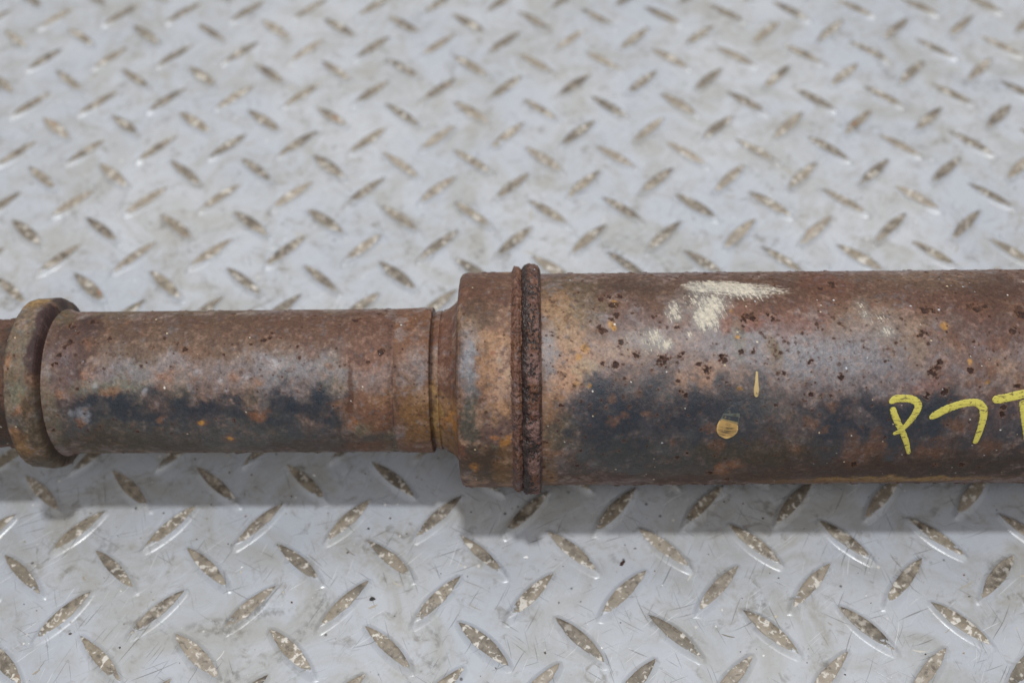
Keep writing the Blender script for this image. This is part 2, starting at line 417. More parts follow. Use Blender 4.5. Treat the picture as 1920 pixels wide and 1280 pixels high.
# ------------------------------------------------------------------ the drive shaft
# marks on the shaft, some with shade put into the colour: part, position along the axis (mm), position round the girth (mm), half sizes (mm), tilt, colour, ...
FEATS = [
    ('big', 91.91, 70.8, 80.0, 13.97, 0, 'brown', 0.7, 0.5, 1),
    ('big', 126.47, 64.4, 45.22, 18.63, 0, 'redbrown', 0.5, 0.6, 1.2),
    ('big', 64.09, 44.13, 66.09, 10.11, 0, 'mauve', 0.6, 0.6, 1.2),
    ('big', 137.31, 45.37, 34.78, 11.17, 0, 'plum', 0.6, 0.6, 1.2),
    ('big', 80.02, 47.67, 20.87, 8.52, 0, 'greyblue', 0.45, 0.7, 1.5),
    ('big', 98.67, 38.55, 24.35, 7.05, 0, 'greyblue', 0.5, 0.7, 1.5),
    ('big', 113.16, 47.4, 10.43, 7.52, 0, 'greyblue', 0.4, 0.7, 1.5),
    ('big', 91.69, -3.22, 83.48, 11.09, 0, 'dkbrown', 0.8, 0.5, 1),  # this and the next: brown underside, partly its shade put into the colour
    ('big', 126.69, 1.68, 45.22, 14.4, 0, 'dkbrown', 0.7, 0.5, 1.4),
    ('big', 9.91, 48.25, 7.83, 21.34, 0, 'tan', 0.55, 0.6, 1.6),
    ('big', 13.85, 65.81, 10.43, 16.61, 0, 'olive', 0.5, 0.6, 1.5),
    ('big', 8.37, 61.96, 4.52, 10.46, 0, 'orangetan', 0.7, 0.6, 1.6),
    ('big', 14.31, 48.21, 6.09, 6.65, 0, 'tan', 0.8, 0.6, 1.8),
    ('big', 19.49, 43.58, 10.43, 6.34, 0, 'peach', 0.6, 0.6, 1.8),
    ('big', 19.41, 39.14, 5.22, 4.23, 0, 'creamgrey', 0.55, 0.6, 1.8),
    ('big', 15.9, 37.41, 4.35, 3.51, 0, 'tan', 0.5, 0.6, 1.8),
    ('big', 9.75, 33.96, 6.26, 8.85, 0, 'peach', 0.55, 0.6, 1.8),
    ('big', 5.99, 43.68, 2.78, 9.15, 0, 'greyblue', 0.6, 0.5, 1),
    ('big', 7.95, 23.2, 4.52, 9.55, 0, 'orangetan', 0.6, 0.6, 1.6),
    ('big', 7.08, 10.37, 3.13, 4.32, 0, 'orange', 0.6, 0.6, 1.4),
    ('big', 6.25, -2.12, 3.48, 11.33, 0, 'ochrebrown', 0.7, 0.6, 1.4),
    ('big', 11.48, 16.3, 5.22, 6.31, 0, 'olive', 0.6, 0.6, 1.6),
    ('big', 56.9, 37.11, 10.43, 3.5, 0, 'peach', 0.4, 0.6, 1.8),
    ('big', 29.07, 19.21, 17.39, 15.45, 0, 'black', 0.95, 0.45, 2.0),
    ('big', 21.98, 24.96, 9.57, 7.81, 0, 'black', 0.9, 0.45, 2.0),
    ('big', 42.92, 33.72, 5.22, 7.94, 0, 'black', 0.6, 0.6, 2.0),
    ('big', 48.33, 21.02, 13.04, 12.94, 0, 'black', 0.85, 0.5, 2.0),
    ('big', 65.85, 20.89, 13.91, 12.36, 0, 'black', 0.9, 0.45, 2.0),
    ('big', 72.59, 27.32, 5.22, 6.33, 0, 'black', 0.7, 0.5, 1.6),
    ('big', 60.37, 28.31, 12.17, 5.38, 0, 'black', 0.6, 0.6, 1.6),
    ('big', 89.13, 14.65, 13.91, 9.99, 0, 'black', 0.55, 0.6, 2.5),
    ('big', 101.32, 15.62, 7.83, 13.41, 0, 'black', 0.85, 0.5, 2.5),
    ('big', 122.0, 18.52, 22.61, 10.69, 0, 'black', 0.95, 0.4, 2.2),
    ('big', 133.63, 24.16, 10.43, 7.46, 0, 'black', 0.8, 0.5, 2),
    ('big', 152.01, 16.27, 10.43, 10.74, 0, 'black', 0.6, 0.6, 2),
    ('big', 160.41, 18.23, 6.09, 8.14, 0, 'black', 0.8, 0.5, 2),
    ('big', 95.22, 27.16, 10.43, 4.51, 0, 'black', 0.55, 0.6, 2.2),
    ('big', 79.66, 24.55, 12.17, 5.56, 0, 'greydark', 0.6, 0.6, 2),
    ('big', 42.05, 5.47, 33.04, 8.75, 0, 'greenblack', 0.75, 0.6, 2),
    ('big', 75.73, 7.81, 20.87, 6.54, 0, 'dkolive', 0.6, 0.6, 2),
    ('big', 151.8, 1.41, 20.87, 7.51, 0, 'dkgrey', 0.6, 0.6, 1.6),
    ('big', 30.4, 23.42, 1.46, 1.2, 0, 'rust', 0.5, 0.9, 1.6),
    ('big', 27.28, 21.17, 1.83, 1.54, 0, 'rust', 0.5, 0.9, 1.6),
    ('big', 26.86, 29.43, 1.46, 1.14, 0, 'rust', 0.5, 0.9, 1.6),
    ('big', 38.61, 24.84, 1.64, 1.32, 0, 'rust', 0.5, 0.9, 1.6),
    ('big', 47.83, 12.79, 1.46, 1.43, 0, 'rust', 0.5, 0.9, 1.6),
    ('big', 58.94, 18.99, 2.01, 1.74, 0, 'rust', 0.5, 0.9, 1.6),
    ('big', 61.15, 12.01, 2.19, 2.19, 0, 'rust', 0.5, 0.9, 1.6),
    ('big', 66.02, -1.0, 3.29, 5.4, 0, 'rust', 0.5, 0.9, 1.6),
    ('big', 91.16, 21.66, 2.19, 1.83, 0, 'rust', 0.5, 0.9, 1.6),
    ('big', 96.72, 17.71, 1.64, 1.45, 0, 'rust', 0.5, 0.9, 1.6),
    ('big', 105.25, 12.33, 4.02, 3.99, 0, 'rust', 0.5, 0.9, 1.6),
    ('big', 109.87, 7.5, 4.75, 5.44, 0, 'rust', 0.5, 0.9, 1.6),
    ('big', 114.24, 11.12, 3.65, 3.74, 0, 'rust', 0.5, 0.9, 1.6),
    ('big', 98.74, 26.24, 1.83, 1.45, 0, 'rust', 0.5, 0.9, 1.6),
    ('big', 88.02, 8.95, 2.56, 2.77, 0, 'rust', 0.5, 0.9, 1.6),
    ('big', 141.22, 18.38, 4.38, 3.84, 0, 'rust', 0.5, 0.9, 1.6),
    ('big', 139.47, 18.39, 4.02, 3.52, 0, 'rust', 0.5, 0.9, 1.6),
    ('big', 133.23, 8.56, 4.02, 4.42, 0, 'rust', 0.5, 0.9, 1.6),
    ('big', 151.54, 9.62, 4.02, 4.28, 0, 'rust', 0.5, 0.9, 1.6),
    ('big', 35.94, 31.14, 1.83, 1.41, 0, 'rust', 0.5, 0.9, 1.6),
    ('big', 33.32, 32.04, 2.09, 1.76, 0, 'greydark', 0.6, 0.6, 1),
    ('big', 25.48, 25.3, 1.67, 1.47, 0, 'greydark', 0.6, 0.6, 1),
    ('big', 44.31, 30.73, 2.5, 2.12, 0, 'greydark', 0.6, 0.6, 1),
    ('big', 52.03, 16.62, 2.09, 2.07, 0, 'greydark', 0.6, 0.6, 1),
    ('big', 29.17, 15.12, 1.25, 1.28, 0, 'greydark', 0.6, 0.6, 1),
    ('big', 43.59, 9.33, 1.67, 1.96, 0, 'greydark', 0.6, 0.6, 1),
    ('big', 57.1, 20.95, 1.67, 1.54, 0, 'greydark', 0.6, 0.6, 1),
    ('big', 17.8, 8.32, 2.92, 3.55, 0, 'greydark', 0.6, 0.6, 1),
    ('big', 65.43, -2.1, 2.78, 5.16, 0, 'orange', 0.5, 0.8, 1.8),
    ('big', 126.11, -10.41, 29.57, 2.91, 0, 'ochre', 0.75, 0.7, 1.2),
    ('big', 104.68, -13.06, 24.35, 2.7, 0, 'ochrebrown', 0.6, 0.7, 1.2),
    ('big', 34.17, 73.58, 8.7, 5.73, 0, 'smear', 0.7, 0.7, 1),
    ('big', 85.33, 69.27, 10.43, 7.34, 0, 'smear', 0.5, 0.7, 1),
    ('big', 157.43, 68.23, 8.7, 11.84, 0, 'smear', 0.85, 0.7, 1.2),
    ('big', 140.08, 52.95, 4.52, 8.17, 0, 'smear', 0.4, 0.8, 1.2),
    ('big', 139.25, 47.19, 3.48, 4.65, 0, 'rust', 0.5, 0.8, 1.5),
    ('big', 137.26, 78.11, 20.87, 9.3, 0, 'brownlt', 0.5, 0.7, 1.4),
    ('big', 114.15, 55.23, 15.65, 8.57, 0, 'brownlt', 0.45, 0.7, 1.6),
    ('big', 78.91, 44.02, 2.78, 5.43, 0, 'ochrebrown', 0.4, 0.8, 1.4),
    ('big', 79.9, 45.82, 2.43, 2.57, 0, 'olive', 0.6, 0.7, 1.6),
    ('big', 68.77, 55.67, 10.43, 3.39, 0, 'redrust', 0.55, 0.7, 1.8),
    ('big', 82.51, 55.54, 12.17, 4.67, 0, 'redrust', 0.35, 0.7, 1.8),
    ('big', 99.86, 74.36, 8.7, 7.1, 0, 'redrust', 0.5, 0.7, 1.8),
    ('big', 154.95, 38.14, 4.87, 3.84, 0, 'tan', 0.5, 0.7, 1.8),
    ('big', 129.78, 33.1, 4.52, 2.44, 0, 'pinkrust', 0.5, 0.7, 1.4),
    ('big', 148.52, 37.31, 3.13, 2.44, 0, 'rust', 0.5, 0.7, 1.6),
    ('big', 154.87, 47.06, 5.22, 2.59, 0, 'rust', 0.5, 0.7, 1.6),
    ('big', 68.79, 49.65, 1.74, 7.76, 0, 'sage', 0.35, 0.8, 0.6),
    ('big', 127.95, 47.28, 5.91, 8.66, 0, 'brownlt', 0.6, 0.7, 1.6),
    ('big', 27.77, 63.5, 0.94, 1.39, 0, 'amber', 0.7, 0.8, 1),
    ('big', 27.02, 55.01, 1.41, 1.69, 0, 'amber', 0.7, 0.8, 1),
    ('big', 28.03, 53.56, 0.94, 1.1, 0, 'amber', 0.7, 0.8, 1),
    ('big', 143.46, 39.97, 0.94, 0.95, 0, 'amber', 0.7, 0.8, 1),
    ('big', 18.14, 46.69, 1.41, 1.5, 0, 'amber', 0.7, 0.8, 1),
    ('big', 68.42, 49.28, 0.63, 0.69, 0, 'amber', 0.7, 0.8, 1),
    ('big', 67.53, 59.19, 0.63, 0.82, 0, 'amber', 0.7, 0.8, 1),
    ('big', 136.59, 52.98, 1.25, 1.44, 0, 'amber', 0.7, 0.8, 1),
    ('big', 148.8, 33.83, 0.78, 0.78, 0, 'amber', 0.7, 0.8, 1),
    ('big', 19.18, 33.01, 0.78, 0.79, 0, 'amber', 0.7, 0.8, 1),
    ('big', 14.65, 34.79, 1.1, 1.1, 0, 'amber', 0.7, 0.8, 1),
    ('big', 68.34, 32.66, 0.78, 0.79, 0, 'amber', 0.7, 0.8, 1),
    ('big', 16.15, 43.06, 0.94, 0.97, 0, 'amber', 0.7, 0.8, 1),
    ('small', -105.89, 44.77, 66.09, 11.42, 0, 'brown', 0.7, 0.6, 1.2),
    ('small', -79.75, 43.13, 41.74, 10.98, 0, 'redbrown', 0.4, 0.6, 1.2),
    ('small', -111.23, 26.95, 45.22, 6.65, 0, 'mauve', 0.55, 0.6, 1.6),
    ('small', -78.57, 28.54, 20.87, 7.5, 0, 'greyblue', 0.5, 0.6, 1.8),
    ('small', -135.0, 28.96, 13.91, 6.76, 0, 'greyblue', 0.45, 0.6, 1.8),
    ('small', -108.2, 35.49, 34.78, 4.12, 0, 'brownlt', 0.4, 0.7, 1.4),
    ('small', -127.01, 38.85, 24.35, 6.92, 0, 'olive', 0.2, 0.7, 1.8),
    ('small', -106.98, -1.84, 55.65, 8.54, 0, 'greenblack', 0.75, 0.6, 1.2),
    ('small', -138.01, 0.98, 26.09, 9.97, 0, 'dkolive', 0.65, 0.6, 1.4),
    ('small', -73.67, -3.54, 20.87, 7.55, 0, 'dkbrown', 0.5, 0.7, 1.4),
    ('small', -145.39, 15.2, 14.78, 7.6, 0, 'black', 0.97, 0.5, 1.6),
    ('small', -120.97, 13.03, 16.52, 6.22, 0, 'black', 0.95, 0.5, 2),
    ('small', -104.34, 14.9, 12.17, 3.54, 0, 'black', 0.9, 0.5, 1.6),
    ('small', -99.3, 10.78, 10.43, 5.68, 0, 'black', 0.8, 0.6, 2),
    ('small', -84.68, 14.76, 6.26, 8.08, 0, 'black', 1.0, 0.35, 1.6),
    ('small', -82.18, 8.43, 3.83, 6.15, 0, 'black', 0.95, 0.45, 1.2),
    ('small', -70.9, 11.62, 5.57, 9.27, 0, 'black', 1.0, 0.4, 1.6),
    ('small', -76.01, 16.62, 10.43, 3.44, 0, 'black', 0.9, 0.5, 1.4),
    ('small', -88.62, 18.59, 4.87, 3.36, 0, 'black', 0.7, 0.5, 1.4),
    ('small', -105.66, 4.97, 34.78, 6.01, 0, 'greydark', 0.5, 0.7, 2),
    ('small', -143.96, 23.56, 12.17, 2.54, 0, 'sage', 0.45, 0.7, 1.4),
    ('small', -158.57, 7.91, 6.26, 4.28, 0, 'greydark', 0.6, 0.6, 1.4),
    ('small', -156.54, 39.12, 7.65, 12.26, 0, 'plumpit', 0.9, 0.5, 1.4),
    ('small', -160.07, 32.94, 4.52, 10.2, 0, 'plum', 0.7, 0.6, 1),
    ('small', -154.29, 48.46, 2.78, 5.11, 0, 'plumpit', 0.8, 0.6, 1),
    ('small', -164.87, 52.12, 4.52, 5.13, 0, 'olive', 0.6, 0.6, 1),
    ('small', -164.34, 10.21, 2.43, 16.97, 0, 'sage', 0.3, 0.6, 0.6),
    ('small', -158.64, 20.57, 2.49, 2.02, 0, 'orange', 0.5, 1.0, 1.6),
    ('small', -142.55, 21.19, 2.03, 1.64, 0, 'orange', 0.5, 1.0, 1.6),
    ('small', -124.31, 25.96, 2.49, 2.0, 0, 'orange', 0.5, 1.0, 1.6),
    ('small', -104.49, 1.25, 2.26, 3.2, 0, 'orange', 0.5, 1.0, 1.6),
    ('small', -112.71, 9.13, 1.58, 1.57, 0, 'orange', 0.5, 1.0, 1.6),
    ('small', -154.06, 10.13, 1.58, 1.53, 0, 'orange', 0.5, 1.0, 1.6),
    ('small', -94.96, 13.84, 3.17, 2.8, 0, 'rust', 0.5, 1.0, 1.6),
    ('small', -91.72, 13.42, 2.26, 2.02, 0, 'orange', 0.5, 1.0, 1.6),
    ('small', -66.09, 15.4, 2.03, 1.75, 0, 'orange', 0.5, 1.0, 1.6),
    ('small', -126.37, 10.99, 1.58, 1.49, 0, 'orange', 0.5, 1.0, 1.6),
    ('small', -95.42, 12.84, 2.03, 1.84, 0, 'orange', 0.5, 1.0, 1.6),
    ('small', -117.13, 33.57, 3.17, 2.76, 0, 'rust', 0.5, 1.0, 1.6),
    ('small', -111.75, 34.51, 2.71, 2.41, 0, 'rust', 0.5, 1.0, 1.6),
    ('small', -151.92, 39.08, 1.81, 1.8, 0, 'orange', 0.5, 1.0, 1.6),
    ('small', -140.48, 47.93, 1.58, 2.34, 0, 'orange', 0.5, 1.0, 1.6),
    ('small', -151.33, 27.25, 2.03, 1.65, 0, 'orange', 0.5, 1.0, 1.6),
    ('small', -99.39, 25.96, 2.26, 1.82, 0, 'orange', 0.5, 1.0, 1.6),
    ('small', -92.66, 24.1, 1.58, 1.27, 0, 'orange', 0.5, 1.0, 1.6),
    ('small', -67.68, 28.46, 2.26, 1.84, 0, 'orange', 0.5, 1.0, 1.6),
    ('small', -60.34, 7.07, 2.26, 2.41, 0, 'orange', 0.5, 1.0, 1.6),
    ('small', -55.41, 30.97, 4.97, 4.17, 0, 'rust', 0.5, 1.0, 1.6),
    ('small', -104.06, 1.56, 1.22, 1.55, 0, 'amber', 0.95, 0.6, 1),
    ('small', -112.86, 9.36, 1.04, 1.12, 0, 'amber', 0.8, 0.6, 1),
    ('small', -115.76, 22.09, 1.04, 1.09, 0, 'bluewhite', 0.36, 0.9, 1),
    ('small', -112.67, 26.42, 1.39, 1.46, 0, 'bluewhite', 0.36, 0.9, 1),
    ('small', -104.83, 24.37, 1.04, 1.09, 0, 'bluewhite', 0.36, 0.9, 1),
    ('small', -103.42, 21.09, 0.87, 0.91, 0, 'bluewhite', 0.36, 0.9, 1),
    ('small', -96.3, 25.57, 1.22, 1.27, 0, 'bluewhite', 0.36, 0.9, 1),
    ('small', -87.17, 30.09, 1.91, 2.06, 0, 'bluewhite', 0.36, 0.9, 1),
    ('small', -147.61, 23.22, 1.22, 1.27, 0, 'bluewhite', 0.36, 0.9, 1),
    ('small', -131.27, 20.74, 0.87, 0.92, 0, 'bluewhite', 0.36, 0.9, 1),
    ('small', -152.46, 13.06, 2.09, 2.45, 0, 'bluewhite', 0.36, 0.9, 1),
    ('small', -156.64, 13.3, 1.04, 1.21, 0, 'bluewhite', 0.36, 0.9, 1),
    ('small', -52.27, 28.34, 9.04, 21.09, 0, 'rustmauve', 0.8, 0.5, 1.4),
    ('small', -53.01, 42.84, 8.7, 13.05, 0, 'redbrown', 0.7, 0.5, 1.4),
    ('small', -51.71, 12.51, 8.0, 8.54, 0, 'rustbrown', 0.75, 0.5, 1.6),
    ('small', -57.73, 5.56, 2.78, 3.61, 0, 'sage', 0.5, 0.6, 1),
    ('small', -54.6, 0.04, 3.48, 3.47, 0, 'greenblack', 0.6, 0.6, 1),
    ('small', -57.21, -6.35, 6.96, 5.28, 0, 'rustbrown', 0.6, 0.6, 1),
    ('small', -49.61, 19.24, 4.52, 2.59, 0, 'orangetan', 0.4, 0.7, 1.5),
    ('small', -53.15, 24.72, 6.96, 2.9, 0, 'mauve', 0.6, 0.7, 1.5),
    ('small', -61.02, 19.32, 0.87, 15.45, 0, 'darkrust', 0.75, 0.6, 0.7),
    ('small', -60.41, 8.25, 1.39, 3.73, 0, 'orange', 0.7, 0.6, 1),
    ('small', -45.39, 15.44, 1.39, 14.53, 0, 'plumpit', 0.85, 0.6, 0.8),
    ('small', -44.51, 30.13, 1.22, 11.77, 0, 'plumpit', 0.55, 0.7, 0.8),
    ('neck', -37.75, 26.6, 6.96, 26.37, 0, 'rustbrown', 0.5, 0.5, 1),
    ('neck', -38.67, 28.43, 4.52, 6.69, 0, 'mauve', 0.6, 0.7, 1.2),
    ('neck', -36.86, 23.89, 1.74, 2.89, 0, 'greyblue', 0.5, 0.7, 1.2),
    ('neck', -39.13, 9.42, 6.26, 12.75, 0, 'ochrebrown', 0.6, 0.7, 1.4),
    ('neck', -36.04, 18.41, 3.48, 3.36, 0, 'tan', 0.5, 0.7, 1.4),
    ('neck', -31.79, 26.56, 1.57, 9.3, 0, 'tan', 0.5, 0.7, 1),
    ('neck', -28.36, 38.1, 4.17, 18.38, 0, 'redbrown', 0.8, 0.6, 1),
    ('neck', -28.94, 13.55, 3.48, 5.29, 0, 'orangetan', 0.8, 0.6, 1.6),
    ('neck', -31.96, 7.05, 1.74, 14.35, 0, 'ochre', 0.65, 0.6, 1),
    ('neck', -26.74, 9.32, 2.78, 5.95, 0, 'amberdim', 0.7, 0.7, 1.4),
    ('neck', -28.78, -1.75, 3.83, 7.43, 0, 'ochrebrown', 0.7, 0.6, 1.2),
    ('neck', -36.6, 33.88, 1.04, 0.98, 0, 'rust', 0.7, 0.6, 1),
    ('neck', -40.35, -6.73, 5.22, 5.32, 0, 'rustbrown', 0.6, 0.6, 1),
    ('sleeve', -14.13, 69.4, 10.43, 15.37, 0, 'redbrown', 0.7, 0.6, 1),
    ('sleeve', -16.57, 56.98, 6.96, 7.4, 0, 'dkolive', 0.45, 0.6, 1.4),
    ('sleeve', -19.6, 39.99, 2.78, 10.74, 0, 'greyblue', 0.75, 0.5, 1),
    ('sleeve', -19.35, 20.18, 3.13, 12.2, 0, 'greendark', 0.8, 0.5, 1),
    ('sleeve', -10.32, 39.92, 6.61, 13.42, 0, 'rustmauve', 0.9, 0.5, 1.6),
    ('sleeve', -15.58, 47.14, 4.17, 3.7, 0, 'tan', 0.7, 0.7, 1.8),
    ('sleeve', -11.19, 48.96, 5.91, 3.77, 0, 'orangetan', 0.6, 0.7, 1.8),
    ('sleeve', -13.83, 38.19, 2.78, 7.05, 0, 'ochrebrown', 0.6, 0.7, 1.8),
    ('sleeve', -9.48, 34.66, 4.52, 8.84, 0, 'peach', 0.6, 0.7, 1.8),
    ('sleeve', -8.69, 26.68, 4.17, 2.55, 0, 'orangetan', 0.8, 0.6, 1.4),
    ('sleeve', -12.09, 22.06, 1.39, 3.06, 0, 'orangetan', 0.7, 0.6, 1.2),
    ('sleeve', -10.6, 17.1, 4.87, 4.98, 0, 'plum', 0.6, 0.6, 1.4),
    ('sleeve', -11.86, 15.86, 1.39, 0.84, 0, 'orange', 0.95, 0.6, 1),
    ('sleeve', -8.0, 13.9, 2.09, 2.64, 0, 'amberdim', 0.8, 0.6, 1.4),
    ('sleeve', -12.49, 11.69, 1.74, 1.85, 0, 'sage', 0.6, 0.6, 1.4),
    ('sleeve', -14.59, 0.9, 8.7, 9.59, 0, 'dkolive', 0.75, 0.6, 1),
    ('sleeve', -19.09, 1.6, 1.74, 1.93, 0, 'amberdim', 0.9, 0.6, 1),
    ('sleeve', -9.16, 0.84, 2.78, 11.93, 0, 'ochrebrown', 0.5, 0.7, 1),
    ('sleeve', -12.59, 43.84, 0.87, 0.9, 0, 'redrust', 0.9, 0.6, 1),
    ('sleeve', -10.31, 44.36, 4.17, 7.27, 0, 'palepeach', 0.75, 0.8, 2.2),
    ('sleeve', -12.1, 34.68, 3.83, 5.98, 0, 'palepeach', 0.6, 0.8, 2.2),
    ('sleeve', -8.05, 38.15, 2.43, 8.85, 0, 'palecream', 0.5, 0.8, 2.2),
    ('sleeve', -7.8, 27.58, 2.78, 2.89, 0, 'palepeach', 0.6, 0.8, 2),
    ('big', 13.35, 43.09, 7.65, 7.24, 0, 'palepeach', 0.55, 0.8, 2.2),
    ('big', 8.89, 35.71, 4.52, 7.05, 0, 'palepeach', 0.5, 0.8, 2.2),
    ('big', 17.84, 39.15, 4.17, 4.23, 0, 'palecream', 0.6, 0.8, 2.2),
    ('big', 11.78, 54.12, 6.26, 6.24, 0, 'palecream', 0.35, 0.8, 2.2),
    ('big', 31.81, 46.21, 8.7, 4.43, 0, 'palecream', 0.3, 0.9, 2.2),
    ('big', 55.14, 36.25, 6.96, 2.1, 0, 'palepeach', 0.4, 0.9, 2),
    ('big', 154.83, 64.05, 15.65, 15.59, 0, 'darkrust', 0.5, 0.8, 2.2),
    ('big', 137.12, 64.27, 10.43, 8.23, 0, 'darkrust', 0.35, 0.8, 2.2),
    ('big', 83.75, 64.93, 19.13, 8.47, 0, 'redbrown', 0.5, 0.8, 2),
    ('small', -68.99, 45.74, 19.13, 8.71, 0, 'redbrown', 0.5, 0.8, 2),
    ('sleeve', -16.2, 6.79, 6.96, 8.32, 0, 'dkbrown', 0.5, 0.8, 1.6),
    ('small', -106.28, 46.82, 67.83, 10.38, 0, 'dkbrown', 0.4, 0.8, 1.6),  # top of the slim tube darkened in colour, standing in for weaker light
    ('small', -104.92, 38.64, 52.17, 6.86, 0, 'brown', 0.4, 0.8, 1.6),
    ('big', 85.01, 72.69, 83.48, 9.35, 0, 'dkbrown', 0.4, 0.8, 1.6),  # top of the main tube, weaker light painted as darker brown
    ('sleeve', -14.26, 74.5, 10.43, 12.69, 0, 'dkbrown', 0.35, 0.8, 1.2),  # top of the sleeve, shade painted in the same way
    ('ring', -171.84, 43.16, 6.96, 13.66, 0, 'olivegrey', 0.8, 0.5, 1.2),
    ('ring', -171.23, 28.12, 5.22, 11.06, 0, 'olivegrey', 0.7, 0.6, 1.2),
    ('ring', -175.03, 60.64, 4.52, 4.59, 0, 'ochre', 0.7, 0.6, 1.2),
    ('ring', -167.35, 52.52, 2.78, 6.99, 0, 'plumpit', 0.9, 0.5, 1),
    ('ring', -167.84, 40.1, 2.09, 8.9, 0, 'plumpit', 0.95, 0.5, 1),
    ('ring', -168.89, 33.52, 2.09, 3.66, 0, 'plumpit', 0.7, 0.6, 1),
    ('ring', -168.53, 27.21, 2.09, 3.24, 0, 'rust', 0.7, 0.6, 1.4),
    ('ring', -176.62, 32.66, 1.04, 2.91, 0, 'orange', 0.6, 0.6, 1),
    ('ring', -173.25, 22.71, 2.78, 4.8, 0, 'sage', 0.6, 0.7, 1.2),
    ('ring', -173.27, 17.63, 1.57, 1.56, 0, 'orange', 0.7, 0.7, 1.2),
    ('ring', -170.01, 18.95, 2.43, 3.06, 0, 'rust', 0.6, 0.7, 1.4),
    ('ring', -174.63, 8.96, 2.78, 2.84, 0, 'orange', 0.5, 0.7, 1.4),
    ('ring', -174.86, 1.72, 5.22, 6.68, 0, 'ochrebrown', 0.7, 0.7, 1.4),
    ('ring', -166.89, 10.74, 5.22, 16.0, 0, 'dkolive', 0.7, 0.6, 1),  # this and the next: shading of the collar's right face painted in
    ('ring', -169.2, -6.26, 6.96, 5.96, 0, 'dkolive', 0.7, 0.6, 1),
    ('ring', -174.42, 14.03, 3.48, 2.08, 0, 'greydark', 0.5, 0.6, 1),
]
